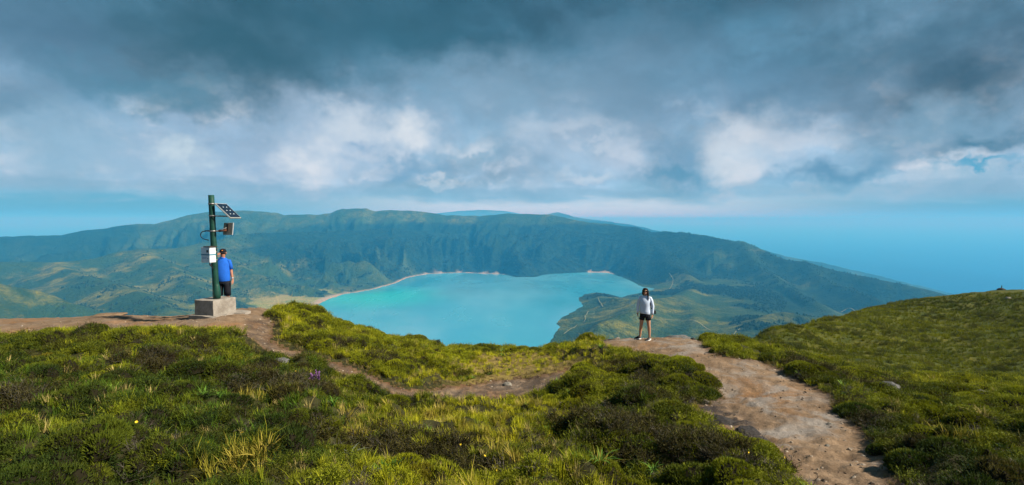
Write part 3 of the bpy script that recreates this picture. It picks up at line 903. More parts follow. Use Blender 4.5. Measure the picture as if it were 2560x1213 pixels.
def proto_leafy(seed, n=13):
    r = random.Random(seed); T = Tris()
    for i in range(n):
        a = 6.28 * i / n + r.uniform(-.3, .3); d = Vector((math.cos(a), math.sin(a), 0)); hh = r.uniform(.5, 1.0)
        b = len(T.v); side = Vector((-d.y, d.x, 0)); rc = r.uniform(.3, .9)
        pts = [d * rc * u * (.5 + .5 * u) + Vector((0, 0, hh * (u - .25 * u * u))) for u in (0, .3, .65, 1)]
        T.strip(pts, [.03, .075, .06], side)
    return T.mesh('leafy', M_LEAF)


def pcol(key, meshes):
    c = bpy.data.collections.new('ground_cover_' + key)
    for i, me in enumerate(meshes):
        c.objects.link(bpy.data.objects.new('%s_%02d' % (key, i), me))
    PROTO[key] = (c, len(meshes))


pcol('grass', [proto_grass(1), proto_grass(2, 24, 1.0, .3, .018, .8), proto_grass(3, 34, .8, .45, .024, .9)])
pcol('heather', [proto_heather(11), proto_heather(12), proto_heather(13, 60)])
pcol('cushion', [proto_cushion(21), proto_cushion(22), proto_cushion(23)])
pcol('twig', [proto_twig(31), proto_twig(32)])
pcol('leafy', [proto_leafy(41), proto_leafy(42, 9), proto_leafy(43, 17)])


def scatter(name, key, P, scale, tint, tilt, label, category):
    if key not in ('stone', 'tree', 'twig'): tint = np.clip(tint * 1.22, 0, .6)
    """points of one ground cover with an instance of a small tuft on each"""
    n = len(P); coll, kinds = PROTO[key]
    me = bpy.data.meshes.new(name)
    me.vertices.add(n); me.vertices.foreach_set('co', P.astype(np.float32).ravel())
    attr(me, 'size', scale); attr(me, 'tint', tint)
    rot = np.stack([rng.normal(0, tilt, n), rng.normal(0, tilt, n), rng.uniform(0, 6.283, n)], 1)
    attr(me, 'turn', rot)
    a = me.attributes.new('which', 'INT', 'POINT'); a.data.foreach_set('value', rng.integers(0, kinds, n).astype(np.int32))
    me.update()
    o = link(name, me, kind='stuff', label=label, category=category)
    g = bpy.data.node_groups.new(name, 'GeometryNodeTree')
    g.interface.new_socket('Geometry', in_out='INPUT', socket_type='NodeSocketGeometry')
    g.interface.new_socket('Geometry', in_out='OUTPUT', socket_type='NodeSocketGeometry')
    gi, go = g.nodes.new('NodeGroupInput'), g.nodes.new('NodeGroupOutput')
    ci = g.nodes.new('GeometryNodeCollectionInfo'); ci.inputs['Collection'].default_value = coll
    ci.inputs['Separate Children'].default_value = True; ci.inputs['Reset Children'].default_value = True
    ip = g.nodes.new('GeometryNodeInstanceOnPoints'); ip.inputs['Pick Instance'].default_value = True

    def na(nm, ty):
        q = g.nodes.new('GeometryNodeInputNamedAttribute'); q.data_type = ty; q.inputs['Name'].default_value = nm
        return q.outputs['Attribute']
    g.links.new(gi.outputs[0], ip.inputs['Points']); g.links.new(ci.outputs[0], ip.inputs['Instance'])
    g.links.new(na('which', 'INT'), ip.inputs['Instance Index'])
    e2r = g.nodes.new('FunctionNodeEulerToRotation'); g.links.new(na('turn', 'FLOAT_VECTOR'), e2r.inputs[0])
    g.links.new(e2r.outputs[0], ip.inputs['Rotation'])
    g.links.new(na('size', 'FLOAT'), ip.inputs['Scale'])
    g.links.new(ip.outputs[0], go.inputs[0])
    md = o.modifiers.new('tufts', 'NODES'); md.node_group = g
    return o


def throw(n, r0, r1, a0=-56, a1=56, power=1.0):
    """points spread evenly over the ground between two distances (power<1: denser near)"""
    u = rng.random(n)
    r = (r0 ** (2 * power) + u * (r1 ** (2 * power) - r0 ** (2 * power))) ** (1 / (2 * power))
    a = np.radians(rng.uniform(a0, a1, n))
    x, y = r * np.sin(a), r * np.cos(a)
    return x, y, r


def lerp3(a, b, k): return np.array(a)[None] * (1 - k[:, None]) + np.array(b)[None] * k[:, None]


# fields that decide what grows where and its tint, painted corner shade included
def grassy(x, y):
    f = 0.9 * fbm(x / 1.7, y / 1.7, 4, 121)
    f += 1.1 * np.exp(-(((x - 0.2) / 2.6) ** 2 + ((y - 14.5) / 3.6) ** 2))                 # the saddle floor
    f += 0.75 * np.exp(-(((x + 0.6) / 1.7) ** 2 + ((y - 8.5) / 2.6) ** 2))
    f += 0.35 * np.exp(-(((x - 0.6) / 1.3) ** 2 + ((y - 6.0) / 1.6) ** 2))
    f += 0.35 * sstep(x, -1.5, -4.0) * sstep(y, 12, 6)
    f -= 0.55 * sstep(x, 0.8, 2.2) * sstep(y, 14, 11) * sstep(x, 7, 4)
    return f


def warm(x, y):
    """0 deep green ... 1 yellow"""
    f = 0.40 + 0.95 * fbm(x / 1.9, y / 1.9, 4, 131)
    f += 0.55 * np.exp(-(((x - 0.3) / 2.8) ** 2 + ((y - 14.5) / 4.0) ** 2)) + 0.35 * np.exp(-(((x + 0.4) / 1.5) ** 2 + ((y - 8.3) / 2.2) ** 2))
    f -= 0.5 * sstep(x, -1.2, -3.6) * sstep(y, 13, 8)  # shade of the left corner painted as deeper green growth
    f -= 0.35 * sstep(x, 3.0, 6.0) * sstep(y, 10, 5)  # same painted darkening for the lower right corner
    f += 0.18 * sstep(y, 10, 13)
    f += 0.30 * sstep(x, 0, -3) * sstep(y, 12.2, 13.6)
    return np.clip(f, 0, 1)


def put(x, y, r, keep, sink=0.02):
    x, y, r = x[keep], y[keep], r[keep]
    return np.stack([x, y, sample(GZ, x, y) - sink], 1), x, y, r


def ok(x, y, margin=0.02):
    thin = np.exp(-(((x + 0.1) / 1.5) ** 2 + ((y - 14.2) / 2.4) ** 2))
    gap = sstep(fbm(x / .62, y / .62, 3, 221), .22, .42) * sstep(np.hypot(x, y), 26, 18)
    return (sample(sd_path, x, y) < -margin) & (sample(sd_trail, x, y) < -(margin + .22)) & (rng.random(len(x)) > np.maximum(.62 * thin, .9 * gap))


# heath
x, y, r = throw(34000, 2.6, 26, power=0.8)
g = grassy(x, y)
P, x, y, r = put(x, y, r, ok(x, y, 0.05) & (g < 0.42 + rng.normal(0, .18, len(x))))
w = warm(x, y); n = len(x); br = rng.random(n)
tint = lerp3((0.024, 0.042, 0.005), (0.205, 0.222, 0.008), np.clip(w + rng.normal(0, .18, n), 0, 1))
dk = sstep(fbm(x / 0.9, y / 0.9, 3, 141), 0.05, 0.38)
tint = tint * (1 - dk[:, None]) + np.array((0.032, 0.027, 0.007)) * dk[:, None]
tint *= rng.uniform(.65, 1.35, n)[:, None]
size = rng.uniform(.09, .17, n) * np.clip(0.75 + r / 22, .8, 1.6)
scatter('heath', 'heather', P, size, tint, .22, 'low green and brown heath covering the slope', 'heath')

# bushier heath in clumps
def proto_bush(seed, n=2600):
    r = random.Random(seed); T = Tris()
    lobes = [(Vector((0, 0, 0)), .66, .85)] + [(Vector((math.cos(a), math.sin(a), 0)) * r.uniform(.35, .7), r.uniform(.25, .5), r.uniform(.4, .95)) for a in [r.uniform(0, 6.28) for _ in range(8)]]
    for c, lr, lh in lobes:
        b = len(T.v); T.dome(lr * .78, lh * .55, r, 9, 3, .1)
        for i in range(b, len(T.v)): T.v[i] = T.v[i] + c
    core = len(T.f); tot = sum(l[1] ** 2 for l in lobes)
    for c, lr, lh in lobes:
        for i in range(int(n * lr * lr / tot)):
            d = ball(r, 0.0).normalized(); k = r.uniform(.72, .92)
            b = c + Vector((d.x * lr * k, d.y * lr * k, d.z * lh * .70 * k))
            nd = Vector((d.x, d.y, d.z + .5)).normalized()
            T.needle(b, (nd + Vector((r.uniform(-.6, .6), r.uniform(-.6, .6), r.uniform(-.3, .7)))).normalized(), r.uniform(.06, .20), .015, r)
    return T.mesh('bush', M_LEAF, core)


pcol('bush', [proto_bush(61), proto_bush(62), proto_bush(63)])
x, y, r = throw(2600, 3.0, 22, power=0.9)
f = fbm(x / 1.6, y / 1.6, 3, 201) + 0.42 * sstep(x, 0.8, 2.0) * sstep(x, 6.5, 4.5) * sstep(y, 16, 13) + .18 * sstep(x, -1.5, -4) + .3 * np.exp(-(((x + 5.5) / 3) ** 2 + ((y - 16.5) / 2) ** 2))
P, x, y, r = put(x, y, r, ok(x, y, 0.16) & (sample(rock_sd, x, y) < -.75) & (f > 0.10) & (grassy(x, y) < .62), .06)
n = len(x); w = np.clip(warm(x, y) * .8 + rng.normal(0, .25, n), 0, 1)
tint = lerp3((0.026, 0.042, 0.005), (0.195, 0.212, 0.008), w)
db = rng.random(n) < .08 + .16 * sstep(x, .8, 2) * sstep(y, 14, 11); tint[db] = lerp3((0.030, 0.028, 0.006), (0.070, 0.062, 0.013), rng.random(db.sum()))
scatter('bushy_heath', 'bush', P, rng.uniform(.16, .38, n) * np.clip(.75 + r / 40, .8, 1.2), tint, .14, 'bushy green and brown heath clumps on the slope', 'heath')

# mossy cushions
x, y, r = throw(4200, 2.8, 24, power=0.85)
f = fbm(x / 1.4, y / 1.4, 3, 151) + 0.35 * sstep(x, 0.5, 2.0) * sstep(y, 15, 12)
P, x, y, r = put(x, y, r, ok(x, y, 0.06) & (f > 0.12) & (grassy(x, y) < .55), .05)
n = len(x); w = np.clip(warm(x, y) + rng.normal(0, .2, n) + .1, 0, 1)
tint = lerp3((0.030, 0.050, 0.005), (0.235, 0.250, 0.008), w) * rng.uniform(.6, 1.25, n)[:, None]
scatter('moss_cushions', 'cushion', P, rng.uniform(.09, .30, n) * np.clip(.7 + r / 24, .8, 1.4), tint, .16, 'rounded mossy cushions among the heath', 'moss')

# grass
x, y, r = throw(52000, 2.6, 26, power=0.75)
g = grassy(x, y)
P, x, y, r = put(x, y, r, ok(x, y, -0.02) & (g > 0.10 + rng.normal(0, .22, len(x))))
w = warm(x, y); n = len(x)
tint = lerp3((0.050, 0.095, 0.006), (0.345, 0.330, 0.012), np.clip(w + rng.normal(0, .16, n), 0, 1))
st = (rng.random(n) < .10 + .22 * sstep(fbm(x / .9, y / .9, 3, 161), .1, .5))
tint[st] = np.array((0.36, 0.29, 0.10)) * rng.uniform(.6, 1.1, st.sum())[:, None]
tint *= rng.uniform(.7, 1.3, n)[:, None]
sad = np.exp(-(((x - 0.2) / 2.6) ** 2 + ((y - 14.0) / 3.6) ** 2))
size = rng.uniform(.07, .20, n) * np.clip(.75 + r / 26, .8, 1.5) * (1 - .45 * sad)
scatter('grass', 'grass', P, size, tint, .2, 'green and yellow grass on the slope and saddle', 'grass')

# tall pale tussocks
cx_, cy_, _ = throw(60, 4.2, 11, -30, 28)
sel_ = (grassy(cx_, cy_) > .25) & ok(cx_, cy_, .2)
cx_, cy_ = cx_[sel_], cy_[sel_]
for ppx, ppy in ((905, 1060), (880, 1090), (930, 1075), (600, 1160), (640, 1150), (560, 1190), (1080, 1040), (1010, 1050), (1300, 1130), (1190, 1090), (2390, 1110), (2340, 1090), (1250, 1150)):
    q = hit(ppx, ppy, GZ); cx_ = np.append(cx_, q.x); cy_ = np.append(cy_, q.y)
x = np.repeat(cx_, 9) + rng.normal(0, .13, len(cx_) * 9); y = np.repeat(cy_, 9) + rng.normal(0, .13, len(cx_) * 9); r = np.hypot(x, y)
P, x, y, r = put(x, y, r, sample(sd_path, x, y) < -.05)
n = len(x)
tint = lerp3((0.15, 0.15, 0.010), (0.34, 0.27, 0.05), rng.random(n))
scatter('tall_grass', 'grass', P, rng.uniform(.15, .27, n), tint, .22, 'tall pale grass tussocks on the slope', 'grass')

# withered grass fringing the paths
x, y, r = throw(60000, 2.8, 20, power=0.85)
e = sample(sd_path, x, y)
P, x, y, r = put(x, y, r, (e < 0.10) & (e > -0.22) & (rng.random(len(x)) < .55))
n = len(x)
tint = lerp3((0.10, 0.09, 0.03), (0.30, 0.23, 0.09), rng.random(n)) * rng.uniform(.6, 1.1, n)[:, None]
scatter('dry_grass', 'grass', P, rng.uniform(.04, .10, n) * np.clip(.7 + r / 24, .8, 1.4), tint, .35, 'dry straw-coloured grass along the path edges', 'grass')

# dead grey-brown heath
x, y, r = throw(7000, 2.8, 22, power=0.8)
f = fbm(x / 0.9, y / 0.9, 3, 171) + 0.34 * sstep(x, 1.0, 2.4) * sstep(y, 13, 10) + .12 * np.exp(-((x / 1.2) ** 2 + ((y - 5) / 1) ** 2))
P, x, y, r = put(x, y, r, ok(x, y, 0.0) & (f > 0.20))
n = len(x)
tint = lerp3((0.055, 0.042, 0.030), (0.150, 0.135, 0.120), rng.random(n) ** 1.6)
scatter('dead_heath', 'twig', P, rng.uniform(.10, .22, n), tint, .3, 'dead brown and grey heath stems', 'heath')

# loose gravel on the worn paths
def proto_stone(seed):
    r = random.Random(seed); bm = bmesh.new(); bmesh.ops.create_icosphere(bm, subdivisions=1, radius=1)
    for v in bm.verts: v.co *= r.uniform(.7, 1.15); v.co.z *= .6
    me = bpy.data.meshes.new('stone'); bm.to_mesh(me); bm.free(); me.materials.append(M_LEAF); return me


pcol('stone', [proto_stone(i) for i in range(4)])
x, y, r = throw(60000, 3.5, 21, power=0.8)
e = sample(sd_path, x, y)
P, x, y, r = put(x, y, r, (e > 0.0) & (rng.random(len(x)) < .25 + .6 * sstep(e, .5, .1)), 0.004)
n = len(x)
tint = lerp3((0.10, 0.07, 0.05), (0.40, 0.34, 0.28), rng.random(n) ** 1.5)
scatter('gravel', 'stone', P, .006 + .032 * rng.random(n) ** 5, tint, .5, 'loose stones and gravel on the dirt paths', 'gravel')

# patches where the heath has died back
spots = [(400, 900, .5), (640, 975, .45), (765, 975, .35), (900, 1130, .5), (970, 1150, .4), (1100, 1150, .5), (1160, 1165, .35), (1620, 1100, .45), (1570, 1075, .45), (1480, 1050, .4),
         (20, 1010, .4), (1560, 930, .45), (1620, 960, .4), (2000, 905, .5), (2060, 935, .5), (2200, 975, .5), (850, 860, .4), (950, 900, .4), (210, 850, .4), (1700, 1110, .4), (1820, 1130, .3)]
px_, py_ = [], []
for a_, b_, w_ in spots:
    q = hit(a_, b_, GZ); k_ = int(85 * w_)
    px_.append(q.x + rng.normal(0, w_ * .55, k_)); py_.append(q.y + rng.normal(0, w_ * .8, k_))
x, y = np.concatenate(px_), np.concatenate(py_); r = np.hypot(x, y)
P, x, y, r = put(x, y, r, sample(sd_path, x, y) < -.08, 0.0)
n = len(x)
tint = lerp3((0.036, 0.030, 0.010), (0.115, 0.105, 0.078), rng.random(n) ** 2.2)
scatter('withered_heath', 'twig', P, rng.uniform(.16, .30, n), tint, .3, 'patches of withered brown and grey heath', 'heath')
k_ = rng.random(n) < .5
scatter('brown_heath', 'heather', P[k_] + np.array((0, 0, .03)), rng.uniform(.14, .24, k_.sum()), lerp3((0.030, 0.028, 0.006), (0.070, 0.062, 0.013), rng.random(k_.sum())), .25, 'brown heath in the died-back patches', 'heath')

# broad-leaved herbs
x, y, r = throw(1500, 2.8, 20, power=0.8)
P, x, y, r = put(x, y, r, ok(x, y, 0.05) & (fbm(x / 1.2, y / 1.2, 3, 181) > 0.05))
n = len(x)
tint = lerp3((0.045, 0.125, 0.016), (0.13, 0.20, 0.025), rng.random(n))
scatter('herbs', 'leafy', P, rng.uniform(.08, .17, n) * np.clip(.8 + r / 30, .8, 1.3), tint, .25, 'small broad-leaved green herbs in the turf', 'herbs')

# turf of the hill on the right and of the dips behind the crests
x, y, r = throw(80000, 17, 84, -56, 58, power=0.72)
vis = (x > 4.5) | (r < 24)
P, x, y, r = put(x, y, r, ok(x, y, 0.1) & vis)
n = len(x)
w = np.clip(.5 + .6 * fbm(x / 9, y / 5, 4, 191) - .45 * sstep(x, 30, 58) + .25 * sstep(y, 30, 48), 0, 1)
tint = lerp3((0.045, 0.065, 0.004), (0.165, 0.175, 0.006), np.clip(w + rng.normal(0, .14, n), 0, 1)) * rng.uniform(.7, 1.3, n)[:, None]
dk = sstep(fbm(x / 4, y / 2.5, 4, 195), .18, .5); tint = tint * (1 - .6 * dk[:, None]) + np.array((.035, .032, .012)) * .6 * dk[:, None]
scatter('hill_turf', 'grass', P, rng.uniform(.12, .23, n) * np.clip(.5 + r / 50, .6, 1.6), tint, .2, 'windswept turf on the hill at the right', 'turf')
x, y, r = throw(9000, 16, 80, 5, 58, power=0.7)
P, x, y, r = put(x, y, r, ok(x, y, 0.1) & (fbm(x / 3, y / 2.2, 4, 197) > .08))
n = len(x)
tint = lerp3((0.035, 0.050, 0.010), (0.100, 0.100, 0.016), rng.random(n))
scatter('hill_heath', 'heather', P, rng.uniform(.14, .28, n) * np.clip(.5 + r / 50, .6, 1.5), tint, .2, 'dark heath patches on the hill at the right', 'heath')

# forest specks on the crater floor and lower walls
def proto_tree(seed):
    r = random.Random(seed); T = Tris()
    T.dome(.42, 1.0, r, 8, 4, .22)
    for i in range(70):
        d = ball(r, 0.0).normalized()
        T.needle(Vector((d.x * .4, d.y * .4, d.z * .9)), (d + Vector((0, 0, .4))).normalized(), r.uniform(.12, .3), .09, r)
    return T.mesh('tree_clump', M_LEAF)


pcol('tree', [proto_tree(51), proto_tree(52), proto_tree(53)])
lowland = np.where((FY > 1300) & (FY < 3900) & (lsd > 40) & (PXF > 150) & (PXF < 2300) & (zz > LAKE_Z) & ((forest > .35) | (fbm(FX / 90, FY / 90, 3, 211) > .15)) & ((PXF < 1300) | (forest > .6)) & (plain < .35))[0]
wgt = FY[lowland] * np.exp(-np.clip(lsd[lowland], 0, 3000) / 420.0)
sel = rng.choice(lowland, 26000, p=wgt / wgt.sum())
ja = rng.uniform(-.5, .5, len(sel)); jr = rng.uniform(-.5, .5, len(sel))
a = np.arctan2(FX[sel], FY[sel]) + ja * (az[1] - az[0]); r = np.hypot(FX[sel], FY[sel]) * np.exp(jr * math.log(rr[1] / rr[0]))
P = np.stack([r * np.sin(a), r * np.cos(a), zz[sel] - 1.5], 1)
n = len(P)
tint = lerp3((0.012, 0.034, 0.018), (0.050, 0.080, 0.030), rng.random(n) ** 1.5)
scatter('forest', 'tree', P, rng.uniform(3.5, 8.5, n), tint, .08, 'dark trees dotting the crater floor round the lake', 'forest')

# ------------------------------------------------------------------ builders for made things
def solid(name, c, rough=0.6, spec=0.3, metal=0.0, grime=0.25, scale=9.0, bmp=0.0, c2=None):
    m, t, p = material(name, rough, spec)
    p.inputs['Metallic'].default_value = metal
    pos = t.node('ShaderNodeTexCoord').outputs['Object']
    n = t.noise(pos, scale, 6, 0.65).outputs['Fac']; n2 = t.noise(pos, scale * 6, 4, 0.6).outputs['Fac']
    dark = tuple(x * (1 - grime) for x in c) if c2 is None else c2
    cc = t.mix(t.map(n, 0.35, 0.68), c, dark)
    t.put(p.inputs['Base Color'], t.mix(t.map(n2, 0.4, 0.75, 0, grime), cc, tuple(x * .55 for x in c)))
    if bmp: bump(t, p, t.math('ADD', n, t.math('MULTIPLY', n2, .5)), bmp, 0.02)
    return m


M_CONC = solid('weathered_concrete', (0.32, 0.295, 0.265), 0.9, 0.2, 0, 0.45, 3.5, 0.6, (0.19, 0.165, 0.14))
M_SLAB = solid('slab_concrete', (0.30, 0.27, 0.24), 0.9, 0.2, 0, 0.35, 4, 0.5)
M_GREEN = solid('green_paint', (0.006, 0.060, 0.042), 0.6, 0.3, 0, 0.4, 5, 0.2)
M_STEEL = solid('galvanised_steel', (0.30, 0.30, 0.30), 0.45, 0.5, 0.7, 0.3, 14)
M_RUST = solid('rusty_steel', (0.16, 0.06, 0.035), 0.8, 0.2, 0.2, 0.5, 12)
M_FRAME = solid('aluminium_frame', (0.55, 0.54, 0.52), 0.4, 0.5, 0.3, 0.2, 10)
M_CELL = solid('solar_cells', (0.010, 0.022, 0.045), 0.18, 0.5, 0, 0.2, 8)
M_CELLW = solid('cell_gap', (0.65, 0.68, 0.70), 0.4, 0.3, 0, 0.1, 8)
M_BACK = solid('antenna_backing', (0.34, 0.29, 0.23), 0.7, 0.3, 0, 0.35, 9)
M_CAB = solid('white_enamel', (0.66, 0.69, 0.73), 0.4, 0.4, 0, 0.12, 6)
M_STRIPE = solid('blue_stripe', (0.05, 0.20, 0.30), 0.5, 0.3, 0, 0.15, 8)
M_TEXT = solid('printed_text', (0.12, 0.22, 0.42), 0.6, 0.2, 0, 0.1, 8)
M_BLACK = solid('black_plastic', (0.012, 0.012, 0.014), 0.5, 0.3, 0, 0.2, 10)
M_DARK = solid('dark_sheet', (0.05, 0.035, 0.03), 0.7, 0.3, 0, 0.3, 10)


def box_bm(o, ax, ay, az_, bev=0.0):
    """a box from corner o along three edge vectors"""
    bm = bmesh.new(); vs = []
    for k in range(8):
        vs.append(bm.verts.new(o + ax * (k & 1) + ay * ((k >> 1) & 1) + az_ * ((k >> 2) & 1)))
    for f in ((0, 2, 3, 1), (4, 5, 7, 6), (0, 1, 5, 4), (2, 6, 7, 3), (0, 4, 6, 2), (1, 3, 7, 5)): bm.faces.new([vs[i] for i in f])
    bmesh.ops.recalc_face_normals(bm, faces=bm.faces)
    if bev: bmesh.ops.bevel(bm, geom=bm.edges[:], offset=bev, segments=2, affect='EDGES', profile=0.6)
    return bm


def emit(name, bm, mat, parent=None, smooth=False, **props):
    me = bpy.data.meshes.new(name); bm.to_mesh(me); bm.free()
    me.materials.append(mat)
    if smooth: me.polygons.foreach_set('use_smooth', np.ones(len(me.polygons), bool))
    return link(name, me, parent, **props)


def tube_bm(path, radii, nseg=12, flat=None, bm=None, caps=True):
    """a tube through points; radii are numbers or (side, front) pairs; flat: preferred side axis"""
    bm = bm or bmesh.new(); path = [Vector(q) for q in path]; rings = []
    side = None
    for i, q in enumerate(path):
        d = (path[min(i + 1, len(path) - 1)] - path[max(i - 1, 0)]).normalized()
        if side is None:
            side = Vector(flat) if flat is not None else d.orthogonal()
        side = (side - d * side.dot(d)).normalized(); up = d.cross(side)
        rx, ry = radii[i] if isinstance(radii[i], (tuple, list)) else (radii[i], radii[i])
        rings.append([bm.verts.new(q + side * rx * math.cos(2 * math.pi * k / nseg) + up * ry * math.sin(2 * math.pi * k / nseg)) for k in range(nseg)])
    for a, b in zip(rings[:-1], rings[1:]):
        for k in range(nseg): bm.faces.new((a[k], a[(k + 1) % nseg], b[(k + 1) % nseg], b[k]))
    if caps:
        bm.faces.new(rings[0][::-1]); bm.faces.new(rings[-1])
    return bm


def curve(pts, n=6):
    """a smooth line through points"""
    pts = [Vector(q) for q in pts]; out = []
    for i in range(len(pts) - 1):
        p0, p1, p2, p3 = pts[max(i - 1, 0)], pts[i], pts[i + 1], pts[min(i + 2, len(pts) - 1)]
        for j in range(n):
            u = j / n
            out.append(0.5 * ((2 * p1) + (p2 - p0) * u + (2 * p0 - 5 * p1 + 4 * p2 - p3) * u * u + (3 * p1 - p0 - 3 * p2 + p3) * u ** 3))
    return out + [pts[-1]]


def thing(name, label, category, loc=(0, 0, 0), rz=0.0, group=None):
    o = bpy.data.objects.new(name, None); COL.objects.link(o)
    o.location = loc; o.rotation_euler = (0, 0, rz); o.empty_display_size = 0.2
    o['label'] = label; o['category'] = category
    if group: o['group'] = group
    return o


def smoothed(ob_bm, levels=1):
    for f in ob_bm.faces: f.smooth = True
    return ob_bm


# ------------------------------------------------------------------ the monitoring station on its concrete block
UX, VX, ZU = Vector((0.30, 0.954, 0)), Vector((-0.954, 0.30, 0)), Vector((0, 0, 1))
corner = at(532.5, 752.5, 14.6)
st = thing('monitoring_station', 'green pole with solar panel, antenna and white cabinet on a concrete block', 'station', corner + Vector((0, 0, -0.42)))
so = Vector((0, 0, 0.0))
bmk = box_bm(so + Vector((0, 0, -0.12)), UX * 0.80, VX * 0.68, ZU * 0.54, 0.012)
bmesh.ops.subdivide_edges(bmk, edges=bmk.edges[:], cuts=2, use_grid_fill=True)
for v in bmk.verts: v.co += Vector((1, 1, 1)) * 0.004 * math.sin(v.co.x * 31 + v.co.y * 17 + v.co.z * 23)
emit('concrete_block', bmk, M_CONC, st, label='weathered grey concrete block')
# footing slab, uneven outline
bms = bmesh.new()
ol = [(-0.10, 0.80), (-0.12, 0.30), (-0.14, -0.10), (0.30, -0.16), (0.62, -0.10), (0.80, -0.34), (1.05, -0.30), (1.02, 0.0), (0.95, 0.72)]
ring0 = [bms.verts.new(UX * a + VX * b + ZU * -0.10) for a, b in ol]
ring1 = [bms.verts.new(UX * a + VX * b + ZU * (-0.015 + 0.02 * math.sin(7 * a + 5 * b))) for a, b in ol]
bms.faces.new(ring1)
for i in range(len(ol)): bms.faces.new((ring0[i], ring0[(i + 1) % len(ol)], ring1[(i + 1) % len(ol)], ring1[i]))
bmesh.ops.recalc_face_normals(bms, faces=bms.faces)
emit('footing_slab', bms, M_SLAB, st)
# pole
pb2 = on_level(541, 746.5, corner.z); pb = Vector((pb2[0], pb2[1], corner.z)) - st.location
lean = Vector((-0.075, 0.0, 3.02))
pts = [pb + lean * u - ZU * 0.02 for u in np.linspace(0, 1, 12)]
emit('pole', tube_bm(pts, [0.086 - 0.008 * u for u in np.linspace(0, 1, 12)], 20), M_GREEN, st, True)
pole_at = lambda z: pb + lean * (z / 3.02)
# swollen sheath at the foot of the pole
emit('pole_sheath', tube_bm([pole_at(z) + Vector((0.022, -0.01, 0)) for z in (0.0, 0.12, 0.28, 0.36, 0.44)], [0.098, 0.108, 0.098, 0.085, 0.070], 16), M_GREEN, st, True)


def band(z, r=0.092, h=0.04, mat=M_STEEL):
    return emit('clamp_band', tube_bm([pole_at(z - h / 2), pole_at(z + h / 2)], [r, r], 20), mat, st, True)


def zpx(py): return (LEVEL - py) / F0 * 15.05 - (corner.z)           # image row -> height above the block top, at the pole


def pix_local(px, py, Y=15.05): return at(px, py, Y) - st.location


# solar panel
pa = pix_local(537.5, 508, 14.95)
bdir, adir = Vector((0.05, 0.50, 0)), Vector((0.46, -0.046, -0.42))
nn = adir.cross(bdir).normalized()
pan = emit('solar_panel', box_bm(pa, adir, bdir, nn * -0.035, 0.004), M_FRAME, st, label='tilted solar panel')
for i in range(4):
    for j in range(3):
        a0, b0 = 0.035 + i * 0.2350, 0.045 + j * 0.308
        emit('solar_cell', box_bm(pa + adir * a0 + bdir * b0 + nn * 0.001, adir * 0.2275, bdir * 0.298, nn * 0.003), M_CELL, pan)
for i in range(1, 4):
    for j in range(1, 3):
        cpt = pa + adir * (0.031 + i * 0.2350) + bdir * (0.0405 + j * 0.308) + nn * 0.003
        da, db = adir.normalized() * 0.022, bdir.normalized() * 0.022
        bd = bmesh.new(); q = [bd.verts.new(cpt + w + nn * 0.003) for w in (da, db, -da, -db)]; bd.faces.new(q)
        bmesh.ops.recalc_face_normals(bd, faces=bd.faces)
        emit('cell_diamond', bd, M_CELLW, pan)
band(zpx(510)); band(zpx(540))
emit('panel_bracket', tube_bm([pole_at(zpx(510)) + Vector((0.0, -0.02, 0)), pa + bdir * 0.5 + nn * -0.05], [0.014, 0.014], 8), M_STEEL, st)
emit('panel_bracket', tube_bm([pole_at(zpx(540)), pa + adir * 0.82 + bdir * 0.5 + nn * -0.05], [0.018, 0.018], 8), M_STEEL, st)
emit('panel_bracket', tube_bm([pole_at(zpx(540)) + Vector((0, -.1, 0)), pa + adir * 0.80 + bdir * 0.15 + nn * -0.05], [0.012, 0.012], 8), M_STEEL, st)
# antenna panel, seen from behind
hx = Vector((0.283, -0.06, 0)); vz = Vector((-0.04, 0, -0.355)); back = hx.cross(vz).normalized()
if back.y > 0: back = -back
qa = pix_local(559.7, 557, 15.1)
ant = emit('antenna_panel', box_bm(qa, hx, vz, back * -0.03, 0.005), M_BACK, st, label='flat square antenna panel seen from behind')
emit('mounting_plate', box_bm(qa + hx * 0.40 + vz * 0.08 + back * 0.002, hx * 0.26, vz * 0.62, back * 0.03, 0.004), M_DARK, ant)
emit('rim_strip', box_bm(qa + hx * 1.0 + back * 0.001, hx * 0.09, vz * 1.0, back * -0.033, 0.003), M_FRAME, ant)
band(zpx(578), 0.093, 0.045)
za = zpx(578)
emit('antenna_arm', tube_bm([pole_at(za) + Vector((-0.24, 0.02, 0.01)), pole_at(za) + Vector((0.22, -0.05, 0.0))], [0.022, 0.022], 10), M_STEEL, st, True)
emit('antenna_arm', tube_bm([pole_at(za) + Vector((0.20, -0.06, 0.0)), qa + hx * 0.5 + vz * 0.62 + back * 0.03], [0.028, 0.028], 10), M_RUST, st, True)
emit('antenna_brace', tube_bm([pole_at(za) + Vector((0.14, -0.05, 0.01)), qa + hx * 0.45 + vz * 0.42 + back * 0.03], [0.010, 0.010], 8), M_STEEL, st, True)
cab_pts = [pole_at(za) + Vector((-0.20, 0.0, 0.0)), pole_at(za) + Vector((-0.30, -.02, -0.02)), pole_at(za) + Vector((-0.345, -.03, -0.10)), pole_at(za) + Vector((-0.32, -.03, -0.18)),
           pole_at(za) + Vector((-0.22, -.04, -0.235)), pole_at(za) + Vector((-0.08, -.07, -0.26))]
cab_pts = curve(cab_pts)
emit('cable', tube_bm(cab_pts, [0.012] * len(cab_pts), 8), M_BLACK, st, True)
